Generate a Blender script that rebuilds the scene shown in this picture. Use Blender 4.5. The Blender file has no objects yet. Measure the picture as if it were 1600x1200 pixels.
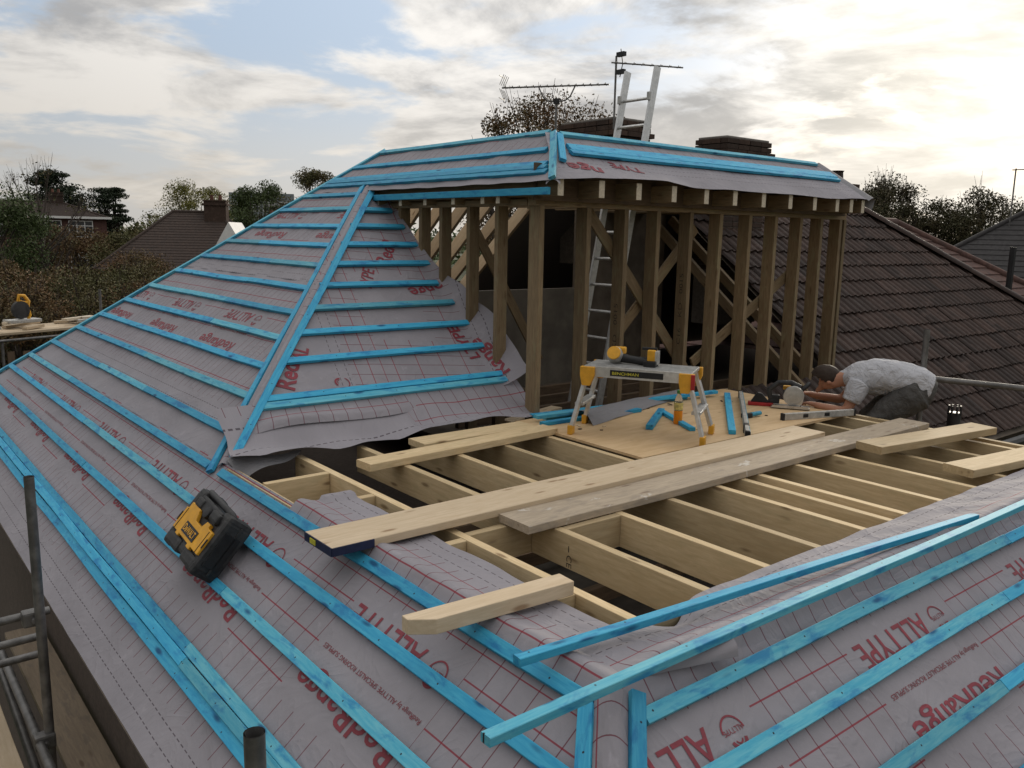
import bpy, bmesh, math, random
import numpy as np
from mathutils import Vector, Matrix, noise
random.seed(7); np.random.seed(7)
R = math.radians
scene = bpy.context.scene
COL = scene.collection

# ------------------------------------------------------------------ camera
cam_d = bpy.data.cameras.new('camera'); cam = bpy.data.objects.new('camera', cam_d); COL.objects.link(cam)
_r = Vector((0.78015049, -0.62530097, 0.01907637)); _u = Vector((0.09355238, 0.14676159, 0.98473803)); _f = Vector((0.61855732, 0.76645922, -0.17299452))
m = Matrix(((_r.x, _u.x, -_f.x, -1.7485), (_r.y, _u.y, -_f.y, -1.6578), (_r.z, _u.z, -_f.z, 1.365), (0, 0, 0, 1)))
cam.matrix_world = m
cam_d.sensor_width = 36; cam_d.lens = 36 * 1331 / 1600
cam_d.clip_start = 0.05; cam_d.clip_end = 5000
scene.camera = cam

# ------------------------------------------------------------------ sky, sun, exposure
SUN_AZ = R(67); SUN_EL = R(13)          # azimuth from +Y towards +X
SUND = Vector((math.sin(SUN_AZ) * math.cos(SUN_EL), math.cos(SUN_AZ) * math.cos(SUN_EL), math.sin(SUN_EL)))
world = bpy.data.worlds.new('World'); scene.world = world; world.use_nodes = True
SH = (1.4, 33.1); DN = 17.7
def build_world():
    nt = world.node_tree; nt.nodes.clear(); N = nt.nodes; L = nt.links
    def node(t, **k):
        n = N.new(t)
        for a, b in k.items(): setattr(n, a, b)
        return n
    def mth(op, a, b=None, c=None, clamp=False):
        n = node('ShaderNodeMath', operation=op, use_clamp=clamp)
        for i, v in enumerate((a, b, c)):
            if v is None: continue
            if isinstance(v, (int, float)): n.inputs[i].default_value = v
            else: L.new(v, n.inputs[i])
        return n.outputs[0]
    def mix(f, a, b):
        n = node('ShaderNodeMix', data_type='RGBA')
        for s, v in ((n.inputs[0], f), (n.inputs[6], a), (n.inputs[7], b)):
            if isinstance(v, (int, float)): s.default_value = v
            elif isinstance(v, tuple): s.default_value = (*v, 1)
            else: L.new(v, s)
        return n.outputs[2]
    def ramp(v, a, b):
        n = node('ShaderNodeMapRange', interpolation_type='SMOOTHSTEP'); L.new(v, n.inputs[0])
        n.inputs[1].default_value = a; n.inputs[2].default_value = b; return n.outputs[0]
    tc = node('ShaderNodeTexCoord'); D = tc.outputs['Generated']
    sep = node('ShaderNodeSeparateXYZ'); L.new(D, sep.inputs[0])
    z = mth('MAXIMUM', sep.outputs[2], 0.0)
    den = mth('ADD', z, 0.16)
    cx = mth('DIVIDE', sep.outputs[0], den); cy = mth('DIVIDE', sep.outputs[1], den)
    comb = node('ShaderNodeCombineXYZ'); L.new(cx, comb.inputs[0]); L.new(cy, comb.inputs[1])
    comb.inputs[2].default_value = 3.7
    def nz(scale, detail, rough, dist=0.0, off=0.0):
        mp = node('ShaderNodeMapping'); L.new(comb.outputs[0], mp.inputs[0]); mp.inputs['Location'].default_value = (off, off * .7, off)
        n = node('ShaderNodeTexNoise'); L.new(mp.outputs[0], n.inputs['Vector'])
        n.inputs['Scale'].default_value = scale; n.inputs['Detail'].default_value = detail; n.inputs['Roughness'].default_value = rough
        n.inputs['Distortion'].default_value = dist
        return n.outputs[0]
    n1 = nz(1.15, 9, .57, .3, DN)
    dens = ramp(n1, .40, .50)
    sh = ramp(nz(SH[0], 9, .6, .35, SH[1]), .40, .64)        # thick grey bodies of cloud
    dot = node('ShaderNodeVectorMath', operation='DOT_PRODUCT'); L.new(D, dot.inputs[0]); dot.inputs[1].default_value = SUND
    dd = mth('MAXIMUM', dot.outputs['Value'], 0.0)
    g1 = mth('POWER', dd, 5.0); gb = mth('POWER', mth('MULTIPLY_ADD', dot.outputs['Value'], .5, .5), 2.0); g2 = mth('POWER', dd, 60.0)
    sky = node('ShaderNodeTexSky', sky_type='NISHITA', sun_disc=False, sun_elevation=SUN_EL, sun_rotation=SUN_AZ, air_density=1.0, dust_density=1.5)
    # cloud light: brighter to the zenith and towards the veiled sun, as an overcast sky is
    Lm = mth('ADD', mth('MULTIPLY_ADD', z, 6.6, 1.7), mth("MULTIPLY", gb, 5.2))
    def tint(rgb, k):
        n = node('ShaderNodeVectorMath', operation='SCALE'); n.inputs[0].default_value = tuple(c * k for c in rgb); L.new(Lm, n.inputs['Scale']); return n.outputs[0]
    blue = mix(.85, sky.outputs[0], tint((.66, .80, 1.0), .86))
    cl = mix(mth('MULTIPLY', sh, .95), tint((1.0, .965, .915), 1.06), mix(gb, tint((.99, .985, .99), .72), tint((.97, .98, 1.0), .40)))
    c = mix(dens, blue, cl)
    hz = ramp(sep.outputs[2], .20, .0)                    # pale air near the horizon
    c = mix(mth('MULTIPLY', hz, .62), c, tint((1.0, .91, .78), 1.02))
    add = node('ShaderNodeMix', data_type='RGBA', blend_type='ADD'); add.inputs[0].default_value = 1
    L.new(c, add.inputs[6])
    gcol = node('ShaderNodeMix', data_type='RGBA'); L.new(g2, gcol.inputs[0]); gcol.inputs[6].default_value = (0, 0, 0, 1); gcol.inputs[7].default_value = (4.5, 4.0, 3.0, 1)
    L.new(gcol.outputs[2], add.inputs[7])
    bg = node('ShaderNodeBackground'); bg.inputs[1].default_value = 0.1; L.new(add.outputs[2], bg.inputs[0])
    out = node('ShaderNodeOutputWorld'); L.new(bg.outputs[0], out.inputs[0])
build_world()
sd = bpy.data.lights.new('sun', 'SUN'); sun = bpy.data.objects.new('sun', sd); COL.objects.link(sun)
sd.energy = 1.5; sd.angle = R(11); sd.color = (1, .9, .74)
sun.rotation_euler = SUND.to_track_quat('Z', 'Y').to_euler(); sun.location = (20, 10, 20)
scene.cycles.max_bounces = 5; scene.cycles.diffuse_bounces = 2; scene.cycles.glossy_bounces = 2; scene.cycles.caustics_reflective = False; scene.cycles.caustics_refractive = False; scene.cycles.transmission_bounces = 4
vs = scene.view_settings; vs.view_transform = 'Standard'; vs.look = 'None'; vs.exposure = 0.33; vs.gamma = 1; vs.use_curve_mapping = False

# ------------------------------------------------------------------ helpers
WM = {}
def link(o, parent=None, M=None):
    COL.objects.link(o)
    M = M.copy() if M is not None else Matrix.Identity(4)
    WM[o.name] = M
    if parent is not None:
        o.parent = parent; o.matrix_parent_inverse = WM[parent.name].inverted()
    o.matrix_basis = M
    return o
def empty(name, loc, label, cat, group=None):
    o = bpy.data.objects.new(name, None); o.empty_display_size = .1
    link(o, None, Matrix.Translation(loc)); return tag(o, label, cat, group)
def tag(o, label=None, cat=None, group=None, kind=None):
    if label: o['label'] = label
    if cat: o['category'] = cat
    if group: o['group'] = group
    if kind: o['kind'] = kind
    return o
class MB:
    def __init__(s): s.v = []; s.f = []; s.uv = None
    def add(s, vs, fs, M=None):
        b = len(s.v)
        for p in vs:
            p = Vector(p); s.v.append(tuple(M @ p) if M is not None else tuple(p))
        s.f += [tuple(b + i for i in q) for q in fs]; return s
    def box(s, c, d, M=None, ch=0.0):
        x, y, z = (d[0] / 2, d[1] / 2, d[2] / 2)
        T = Matrix.Translation(c)
        if M is not None: T = M @ T
        if ch <= 0:
            vs = [(a * x, b * y, e * z) for a in (-1, 1) for b in (-1, 1) for e in (-1, 1)]
            return s.add(vs, [(0, 1, 3, 2), (4, 6, 7, 5), (0, 4, 5, 1), (2, 3, 7, 6), (0, 2, 6, 4), (1, 5, 7, 3)], T)
        bm = bmesh.new(); bmesh.ops.create_cube(bm, size=1); bmesh.ops.scale(bm, vec=d, verts=bm.verts)
        bmesh.ops.bevel(bm, geom=list(bm.edges), offset=ch, segments=2, profile=.6, affect='EDGES')
        bm.verts.index_update(); s.add([v.co for v in bm.verts], [[v.index for v in f.verts] for f in bm.faces], T); bm.free(); return s
    def tube(s, pts, r, n=10, caps=True, M=None):
        pts = [Vector(p) for p in pts]; rs = r if isinstance(r, (list, tuple)) else [r] * len(pts)
        b = len(s.v); ref = None; vs = []
        for i, p in enumerate(pts):
            d = (pts[min(i + 1, len(pts) - 1)] - pts[max(i - 1, 0)]).normalized()
            if ref is None: ref = d.orthogonal().normalized()
            a = (ref - d * ref.dot(d)).normalized(); ref = a; c = d.cross(a)
            for k in range(n):
                t = 2 * math.pi * k / n; vs.append(p + (a * math.cos(t) + c * math.sin(t)) * rs[i])
        fs = []
        for i in range(len(pts) - 1):
            for k in range(n):
                k2 = (k + 1) % n; fs.append((i * n + k, i * n + k2, (i + 1) * n + k2, (i + 1) * n + k))
        if caps: fs += [tuple(range(n))[::-1], tuple((len(pts) - 1) * n + k for k in range(n))]
        return s.add(vs, fs, M)
    def lathe(s, prof, n=20, M=None):
        vs = []; fs = []
        for (r, z) in prof:
            for k in range(n):
                t = 2 * math.pi * k / n; vs.append((r * math.cos(t), r * math.sin(t), z))
        for i in range(len(prof) - 1):
            for k in range(n): fs.append((i * n + k, i * n + (k + 1) % n, (i + 1) * n + (k + 1) % n, (i + 1) * n + k))
        fs += [tuple(range(n))[::-1], tuple((len(prof) - 1) * n + k for k in range(n))]
        return s.add(vs, fs, M)
    def prism(s, poly, z0, z1, M=None):
        n = len(poly); vs = [(x, y, z0) for x, y in poly] + [(x, y, z1) for x, y in poly]
        fs = [tuple(range(n))[::-1], tuple(range(n, 2 * n))] + [(i, (i + 1) % n, n + (i + 1) % n, n + i) for i in range(n)]
        return s.add(vs, fs, M)
    def mesh(s, name, mat, smooth=False):
        me = bpy.data.meshes.new(name); me.from_pydata(s.v, [], s.f); me.update()
        if mat: me.materials.append(mat)
        if smooth: me.polygons.foreach_set('use_smooth', [True] * len(me.polygons))
        return me
    def build(s, name, mat, parent=None, M=None, smooth=False, bevel=0, auto=None):
        me = s.mesh(name, mat, smooth or auto is not None)
        bm = bmesh.new(); bm.from_mesh(me); bmesh.ops.recalc_face_normals(bm, faces=bm.faces); bm.to_mesh(me); bm.free()
        if auto is not None:
            me.set_sharp_from_angle(angle=R(auto))
        o = bpy.data.objects.new(name, me); link(o, parent, M)
        if bevel:
            b = o.modifiers.new('bevel', 'BEVEL'); b.width = bevel; b.segments = 2; b.limit_method = 'ANGLE'
        return o
def frame(origin, x, up):
    x = Vector(x).normalized(); up = Vector(up); y = up.cross(x).normalized(); z = x.cross(y)
    o = Vector(origin)
    return Matrix(((x.x, y.x, z.x, o.x), (x.y, y.y, z.y, o.y), (x.z, y.z, z.z, o.z), (0, 0, 0, 1)))
def beam(name, p0, p1, w, h, mat, parent=None, up=(0, 0, 1), bow=0.0015, ch=0.002, ext=(0, 0)):
    """timber from p0 to p1 (centre line), w across, h along up; local x runs with the grain"""
    p0 = Vector(p0); p1 = Vector(p1); L = (p1 - p0).length
    M = frame(p0, p1 - p0, up); n = max(1, int(L / .35)); vs = []; fs = []
    a, b = w / 2, h / 2
    prof = [(-a + ch, -b), (a - ch, -b), (a, -b + ch), (a, b - ch), (a - ch, b), (-a + ch, b), (-a, b - ch), (-a, -b + ch)]
    sd_ = random.random() * 100
    for i in range(n + 1):
        x = L * i / n; dy = bow * 2 * noise.noise(Vector((x * .9, sd_, 0))); dz = bow * noise.noise(Vector((x * .9, sd_, 9)))
        vs += [(x, y + dy, z + dz) for y, z in prof]
    for i in range(n):
        for k in range(8): fs.append((i * 8 + k, i * 8 + (k + 1) % 8, i * 8 + 8 + (k + 1) % 8, i * 8 + 8 + k))
    fs += [tuple(range(8))[::-1], tuple(n * 8 + k for k in range(8))]
    mb = MB(); mb.add(vs, fs); me = mb.mesh(name, mat)
    o = bpy.data.objects.new(name, me); return link(o, parent, M)

# ------------------------------------------------------------------ materials
class NT:
    def __init__(s, name, rough=.6, metal=0.0, spec=.4):
        s.m = bpy.data.materials.new(name); s.m.use_nodes = True; s.t = s.m.node_tree; s.N = s.t.nodes; s.L = s.t.links
        s.b = s.N['Principled BSDF']; s.b.inputs['Roughness'].default_value = rough; s.b.inputs['Metallic'].default_value = metal
        s.b.inputs['Specular IOR Level'].default_value = spec
    def n(s, t, **k):
        n = s.N.new(t)
        for a, b in k.items(): setattr(n, a, b)
        return n
    def put(s, sock, v):
        if isinstance(v, (int, float)): sock.default_value = v
        elif isinstance(v, tuple): sock.default_value = (*v, 1) if len(v) == 3 and sock.type == 'RGBA' else v
        else: s.L.new(v, sock)
    def math(s, op, a, b=None, c=None, clamp=False):
        n = s.n('ShaderNodeMath', operation=op, use_clamp=clamp)
        for i, v in enumerate((a, b, c)):
            if v is not None: s.put(n.inputs[i], v)
        return n.outputs[0]
    def mix(s, f, a, b, bt='MIX'):
        n = s.n('ShaderNodeMix', data_type='RGBA', blend_type=bt); s.put(n.inputs[0], f); s.put(n.inputs[6], a); s.put(n.inputs[7], b); return n.outputs[2]
    def coord(s, kind='Object', scale=(1, 1, 1), rnd=True):
        tc = s.n('ShaderNodeTexCoord'); mp = s.n('ShaderNodeMapping'); mp.inputs['Scale'].default_value = scale
        v = tc.outputs[kind]
        if rnd:
            oi = s.n('ShaderNodeObjectInfo'); k = s.math('MULTIPLY', oi.outputs['Random'], 37.0)
            cb = s.n('ShaderNodeCombineXYZ'); [s.L.new(k, cb.inputs[i]) for i in range(3)]
            ad = s.n('ShaderNodeVectorMath', operation='ADD'); s.L.new(v, ad.inputs[0]); s.L.new(cb.outputs[0], ad.inputs[1]); v = ad.outputs[0]
        s.L.new(v, mp.inputs[0]); return mp.outputs[0]
    def noise(s, vec, scale, detail=4, rough=.55, dist=0):
        n = s.n('ShaderNodeTexNoise'); s.L.new(vec, n.inputs['Vector']); n.inputs['Scale'].default_value = scale; n.inputs['Detail'].default_value = detail
        n.inputs['Roughness'].default_value = rough; n.inputs['Distortion'].default_value = dist; return n.outputs[0]
    def vor(s, vec, scale, rnd=1.0):
        n = s.n('ShaderNodeTexVoronoi'); s.L.new(vec, n.inputs['Vector']); n.inputs['Scale'].default_value = scale; n.inputs['Randomness'].default_value = rnd; return n
    def rmp(s, v, a, b, lo=0.0, hi=1.0):
        n = s.n('ShaderNodeMapRange', interpolation_type='SMOOTHSTEP'); s.L.new(v, n.inputs[0])
        for i, x in enumerate((a, b, lo, hi)): n.inputs[1 + i].default_value = x
        return n.outputs[0]
    def col(s, v): s.put(s.b.inputs['Base Color'], v); return s
    def rough(s, v): s.put(s.b.inputs['Roughness'], v); return s
    def bump(s, h, strength=.3, dist=.005):
        n = s.n('ShaderNodeBump'); n.inputs['Strength'].default_value = strength; n.inputs['Distance'].default_value = dist; s.L.new(h, n.inputs['Height'])
        s.L.new(n.outputs[0], s.b.inputs['Normal']); return s
def wood(name, c1, c2, dark, rough=.75, knot=.55, blot=0.0, blotcol=None, vary=.24):
    t = NT(name, rough, spec=.25)
    st = t.coord('Object', (.9, 9, 9)); big = t.coord('Object', (1.6, 5, 5)); kc = t.coord('Object', (3.4, 12, 12))
    g = t.noise(st, 7, 5, .65, .6); b = t.noise(big, 1.3, 4, .6)
    c = t.mix(t.rmp(g, .3, .7), c1, c2)
    c = t.mix(t.math('MULTIPLY', t.rmp(b, .35, .7), .45), c, c2)
    if blotcol:
        bl = t.noise(t.coord('Object', (1.1, 3.0, 3.0)), 5.5, 5, .62, .4)
        c = t.mix(t.math('MULTIPLY', t.rmp(bl, .5, .68), blot), c, blotcol)
    k = t.vor(kc, 1.0); kn = t.rmp(k.outputs['Distance'], .19, .06)
    kn2 = t.noise(st, 1.5, 2); kn = t.math('MULTIPLY', kn, t.rmp(kn2, .36, .48))
    c = t.mix(t.math('MULTIPLY', kn, knot), c, dark)
    oi = t.n('ShaderNodeObjectInfo'); hsv = t.n('ShaderNodeHueSaturation'); t.L.new(c, hsv.inputs['Color'])
    t.put(hsv.inputs['Value'], t.math('MULTIPLY_ADD', oi.outputs['Random'], vary * 2, 1 - vary)); 
    t.col(hsv.outputs[0]); t.bump(g, .25, .002); return t.m
def nails(m_):
    nt = m_.node_tree; t = NT.__new__(NT); t.m = m_; t.t = nt; t.N = nt.nodes; t.L = nt.links; t.b = nt.nodes['Principled BSDF']; src = t.b.inputs['Base Color'].links[0].from_socket
    tc = t.n('ShaderNodeTexCoord'); sp = t.n('ShaderNodeSeparateXYZ'); t.L.new(tc.outputs['Object'], sp.inputs[0]); oi = t.n('ShaderNodeObjectInfo')
    x = t.math('MULTIPLY', t.math('SUBTRACT', t.math('FRACT', t.math('DIVIDE', t.math('ADD', sp.outputs[0], oi.outputs['Random']), .4)), .5), .4); y = t.math('SUBTRACT', sp.outputs[1], .004)
    d = t.math('SQRT', t.math('ADD', t.math('MULTIPLY', x, x), t.math('MULTIPLY', y, y))); f = t.rmp(d, .0045, .003)
    t.col(t.mix(f, src, (.02, .025, .03))); return m_
def plain(name, c, rough=.5, metal=0.0, var=.15, scale=20, bump=.1, spec=.4, dirt=None):
    t = NT(name, rough, metal, spec); v = t.coord('Object'); a = t.noise(v, scale, 5, .6); b = t.noise(v, scale * .17, 3)
    d = tuple(x * (1 - var) for x in c); e = tuple(min(1, x * (1 + var)) for x in c)
    cc = t.mix(t.rmp(a, .3, .7), d, e); cc = t.mix(t.math('MULTIPLY', t.rmp(b, .4, .7), .5), cc, dirt or d)
    t.col(cc); t.rough(t.math('MULTIPLY_ADD', a, .25, rough - .12)); t.bump(a, bump, .003); return t.m
M = {}
M['blue'] = wood('blue treated batten', (.065, .39, .56), (.028, .28, .48), (.006, .06, .16), .62, .9, .75, (.014, .15, .36), .2)
M['bluepale'] = wood('pale blue treated batten', (.15, .45, .53), (.055, .33, .47), (.006, .07, .18), .62, .9, .8, (.018, .18, .38), .2)
nails(M['blue']); nails(M['bluepale'])
M['joist'] = wood('treated softwood joist', (.63, .49, .30), (.49, .365, .205), (.13, .07, .03), .75, .7, .3, (.40, .33, .19))
M['stud'] = wood('green treated stud', (.25, .18, .105), (.165, .118, .068), (.10, .06, .03), .8, .7, .5, (.24, .21, .12))
M['plank'] = wood('sawn plank', (.55, .44, .31), (.46, .36, .24), (.16, .08, .03), .75, .7, .35, (.42, .31, .19))
M['scafboard'] = wood('weathered scaffold board', (.44, .35, .25), (.33, .26, .19), (.13, .08, .05), .85, .6, .6, (.25, .21, .17))
def painted():
    m_ = wood('paint spattered scaffold board', (.44, .36, .27), (.33, .27, .2), (.13, .08, .05), .85, .6, .6, (.25, .21, .17)); nt = m_.node_tree; b = nt.nodes['Principled BSDF']; src = b.inputs['Base Color'].links[0].from_socket
    t = NT.__new__(NT); t.m = m_; t.t = nt; t.N = nt.nodes; t.L = nt.links; t.b = b
    v = t.coord('Object', (1, 1.6, 1)); a = t.noise(v, 4.5, 6, .7, .5); f = t.rmp(a, .60, .66); b2 = t.noise(t.coord('Object', (5, 1, 1)), 3, 4, .7, 1.0); f = t.math('MAXIMUM', f, t.rmp(b2, .69, .73)); c = t.noise(v, 60, 3); f = t.math('MAXIMUM', f, t.rmp(c, .73, .77))
    t.col(t.mix(t.math('MULTIPLY', f, .75), src, (.6, .57, .52))); return m_
M['painted'] = painted()
M['oldwood'] = wood('old dark timber', (.16, .11, .07), (.10, .07, .045), (.04, .025, .015), .85, .5, .4, (.07, .05, .04))
M['endgrain'] = plain('pale sawn end grain', (.60, .52, .40), .8, 0, .15, 60)
M['inkblue'] = plain('dark blue end paint', (.015, .02, .06), .6, 0, .3, 30)
M['yellowmark'] = plain('yellow stamp', (.55, .50, .05), .7)
M['paintmark'] = plain('white paint smear', (.62, .59, .54), .8, 0, .12, 40)
def ply():
    t = NT('plywood face', .7, spec=.3); v = t.coord('Object', (1, 5, 5)); g = t.noise(v, 3.0, 6, .6, .8); b = t.noise(t.coord('Object'), 2.2, 5, .6)
    c = t.mix(t.rmp(g, .3, .7), (.66, .47, .27), (.56, .38, .20)); c = t.mix(t.math('MULTIPLY', t.rmp(b, .45, .75), .4), c, (.46, .33, .20))
    k = t.vor(t.coord('Object', (3, 5, 5)), 1.0); c = t.mix(t.rmp(k.outputs['Distance'], .1, .03), c, (.28, .15, .06))
    t.col(c).bump(g, .15, .001); return t.m
M['ply'] = ply()
def felt(name, base, lines=True):
    t = NT(name, .78, spec=.16)
    uv = t.n('ShaderNodeUVMap'); uv.uv_map = 'UVMap'; sp = t.n('ShaderNodeSeparateXYZ'); t.L.new(uv.outputs[0], sp.inputs[0]); u, v = sp.outputs[0], sp.outputs[1]
    cm = t.n('ShaderNodeCombineXYZ'); t.L.new(u, cm.inputs[0]); t.L.new(v, cm.inputs[1]); P = cm.outputs[0]
    n1 = t.noise(P, 2.2, 5, .6); n2 = t.noise(P, 260, 2, .6); n3 = t.noise(P, 11, 6, .65)
    c = t.mix(t.rmp(n1, .3, .7), base, tuple(x * .84 for x in base))
    c = t.mix(t.math('MULTIPLY', n2, .3), c, tuple(x * 1.25 for x in base))
    c = t.mix(t.math('MULTIPLY', t.rmp(n3, .58, .75), .35), c, tuple(x * 1.45 for x in base))       # dust
    c = t.mix(t.math('MULTIPLY', t.rmp(n3, .42, .28), .25), c, tuple(x * .6 for x in base))
    if lines:
        def ln(x, per, off, wid):
            f = t.math('FRACT', t.math('ADD', t.math('DIVIDE', t.math('SUBTRACT', x, off), per), .5))
            d = t.math('MULTIPLY', t.math('ABSOLUTE', t.math('SUBTRACT', f, .5)), per)
            return t.rmp(d, wid, wid * .45)
        fu = t.math('FRACT', t.math('DIVIDE', u, 1.36))
        grid = t.math('GREATER_THAN', fu, .57)
        low = t.math('MULTIPLY', t.math('GREATER_THAN', v, .97), t.math('LESS_THAN', v, 1.30))
        hi = t.math('MULTIPLY', t.math('LESS_THAN', v, .44), t.math('GREATER_THAN', v, .155))
        mid = t.math('MULTIPLY', t.math('LESS_THAN', v, 1.30), t.math('GREATER_THAN', v, .155))
        gm = t.math('MULTIPLY', t.math('MAXIMUM', grid, t.math('MAXIMUM', low, hi)), mid)
        per = t.math('MULTIPLY', ln(u, .1, .0, .0031), gm)
        lon = t.math('MULTIPLY', t.math('MAXIMUM', ln(v, .2035, .11, .0042), 0.0), gm)
        lon2 = t.math('MULTIPLY', ln(v, .2035, .21, .0034), t.math('MULTIPLY', gm, hi))
        lon = t.math('MAXIMUM', lon, lon2)
        dash = t.math('LESS_THAN', t.math('FRACT', t.math('DIVIDE', u, .047)), .62)
        dl = t.math('MAXIMUM', t.math('MAXIMUM', ln(v, 10, .06, .003), ln(v, 10, .13, .003)), t.math('MAXIMUM', ln(v, 10, 1.345, .003), ln(v, 10, 1.415, .003)))
        dl = t.math('MULTIPLY', dl, dash)
        c = t.mix(t.math('MULTIPLY', per, .85), c, (.13, .03, .045))
        c = t.mix(t.math('MULTIPLY', lon, .85), c, (.23, .02, .035))
        c = t.mix(t.math('MULTIPLY', dl, .8), c, (.05, .035, .045))
    t.col(c)
    wr = t.noise(P, 7, 5, .6, .8)
    rg = t.noise(P, 2.6, 3, .55, 1.6); rg = t.math('POWER', t.math('SUBTRACT', 1.0, t.math('ABSOLUTE', t.math('MULTIPLY_ADD', rg, 4.0, -2.0)), clamp=True), 3.0)
    h = t.math('ADD', t.math('ADD', wr, t.math('MULTIPLY', rg, .55)), t.math('MULTIPLY', n2, .06)); t.bump(h, .42, .013)
    return t.m
M['felt'] = felt('grey printed roofing underlay', (.285, .268, .290))
M['feltplain'] = felt('grey underlay back', (.24, .235, .245), False)
M['print'] = plain('red print', (.23, .035, .05), .65, 0, .2, 15)
M['print2'] = plain('dark red fine print', (.20, .03, .04), .65, 0, .15, 15)
M['galv'] = plain('weathered galvanised tube', (.16, .155, .15), .5, .6, .3, 14, .2, dirt=(.07, .065, .06))
M['alu'] = plain('aluminium', (.62, .62, .61), .42, .75, .15, 25, .08)
M['aludull'] = plain('dull aluminium', (.48, .47, .44), .5, .55, .2, 25, .08)
M['steel'] = plain('bright steel', (.55, .55, .55), .3, .9, .15, 30, .05)
M['black'] = plain('black plastic', (.014, .014, .015), .5, 0, .35, 12, .12)
M['blackg'] = plain('scuffed black plastic', (.022, .022, .023), .55, 0, .5, 30, .15, dirt=(.06, .058, .055))
M['yellow'] = plain('tool yellow plastic', (.72, .36, .025), .5, 0, .12, 20, .08, dirt=(.55, .27, .03))
M['amber'] = plain('amber plastic foot', (.68, .34, .03), .55, 0, .15, 20)
M['redp'] = plain('red plastic', (.35, .02, .02), .5)
M['teal'] = plain('teal blue painted steel', (.03, .24, .36), .45, .1, .25, 18, .1, dirt=(.02, .12, .2))
M['white'] = plain('white paint', (.75, .74, .72), .6, 0, .08, 6)
M['mortar'] = plain('lead grey mortar', (.22, .20, .18), .9, 0, .25, 30)
M['void'] = plain('old ceiling darkened for shade', (.045, .038, .03), .95, 0, .4, 5)  # near-black base colour stands in for the shade down in the joist bays
M['ink'] = plain('black stamp ink', (.05, .038, .026), .8)
M['darkinside'] = plain('dark brown boarding', (.13, .105, .08), .9, 0, .3, 4)  # plain dark brown boards with random tone
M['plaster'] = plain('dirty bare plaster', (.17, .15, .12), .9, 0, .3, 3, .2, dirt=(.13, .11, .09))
def brickmat(name, c1, c2):
    t = NT(name, .88, spec=.2); oi = t.n('ShaderNodeObjectInfo'); v = t.coord('Object'); a = t.noise(v, 18, 5, .65)
    c = t.mix(oi.outputs['Random'], c1, c2); c = t.mix(t.math('MULTIPLY', t.rmp(a, .45, .75), .6), c, tuple(x * .45 for x in c1)); b = t.noise(v, 5, 4, .65); c = t.mix(t.math('MULTIPLY', t.rmp(b, .55, .7), .5), c, tuple(x * 1.5 + .012 for x in c2)); t.col(c).bump(a, .4, .006); return t.m
M['brickdark'] = brickmat('sooty chimney brick', (.045, .032, .026), (.075, .048, .036))
M['brickred'] = brickmat('red house brick', (.20, .075, .05), (.26, .11, .075))
M['tile'] = brickmat('dark brown concrete tile', (.026, .017, .014), (.062, .038, .030)); M['tile'].node_tree.nodes['Principled BSDF'].inputs['Roughness'].default_value = .62
M['tilered'] = brickmat('red brown clay tile', (.12, .055, .04), (.18, .085, .06))
# ------------------------------------------------------------------ ground
T = .79; CS = .785; SN = .62          # roof pitch
gm = NT('garden ground', .95); gv = gm.coord('Object', rnd=False); ga = gm.noise(gv, .15, 6, .65); gb = gm.noise(gv, 2.5, 5, .7)
gm.col(gm.mix(gm.rmp(gb, .35, .65), gm.mix(gm.rmp(ga, .4, .6), (.05, .07, .025), (.09, .075, .045)), (.035, .045, .02))); gm.bump(gb, .5, .05)
g = MB(); g.add([(-1500, -1500, -6.2), (1500, -1500, -6.2), (1500, 1500, -6.2), (-1500, 1500, -6.2)], [(0, 1, 2, 3)])
tag(g.build('ground', gm.m), kind='structure')

# ------------------------------------------------------------------ the house under construction
house = empty('house', (2, 4, -6.2), 'house with hipped roof covered in grey printed underlay and blue battens', 'house')
wm = plain('wall darkened for shade', (.11, .085, .07), .95, 0, .2, 40, .5)  # wall colour darkened to stand in for the shade under the eaves
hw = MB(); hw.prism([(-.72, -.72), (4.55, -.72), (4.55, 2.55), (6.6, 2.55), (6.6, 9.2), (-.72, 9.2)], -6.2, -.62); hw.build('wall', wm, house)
# closed decking below the underlay keeps the loft dark
def fbm(u, v, s, k):
    return noise.noise(Vector((u * s, v * s, k))) + .5 * noise.noise(Vector((u * s * 2.1, v * s * 2.1, k + 5)))
def sheet(name, pos, nrm, rows, ulim, du, mat, parent, disp, vfun=None, ufun=None):
    """rows: list of v; ulim(v)->(u0,u1); pos(u,v)->point; nrm(u,v)->normal; disp(u,v) along the normal"""
    n = max(2, int(max(abs(ulim(v)[1] - ulim(v)[0]) for v in rows) / du)); vs = []; uvs = []; fs = []
    for v in rows:
        a, b = ulim(v)
        for i in range(n + 1):
            u = a + (b - a) * i / n; p = Vector(pos(u, v)) + Vector(nrm(u, v)) * disp(u, v)
            vs.append(tuple(p)); uvs.append((ufun(u, v), vfun(u, v)) if ufun else (u, v))
    for j in range(len(rows) - 1):
        for i in range(n):
            q = j * (n + 1) + i; fs.append((q, q + 1, q + n + 2, q + n + 1))
    me = bpy.data.meshes.new(name); me.from_pydata(vs, [], fs); me.materials.append(mat)
    ul = me.uv_layers.new(name='UVMap'); idx = [0] * len(me.loops); me.loops.foreach_get('vertex_index', idx)
    ul.data.foreach_set('uv', [c for k in idx for c in uvs[k]])
    me.polygons.foreach_set('use_smooth', [True] * len(me.polygons)); me.update()
    o = bpy.data.objects.new(name, me); return link(o, parent)
def lin(a, b, st):
    n = max(1, int(round(abs(b - a) / st))); return [a + (b - a) * i / n for i in range(n + 1)]
TXT = {}
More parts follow.
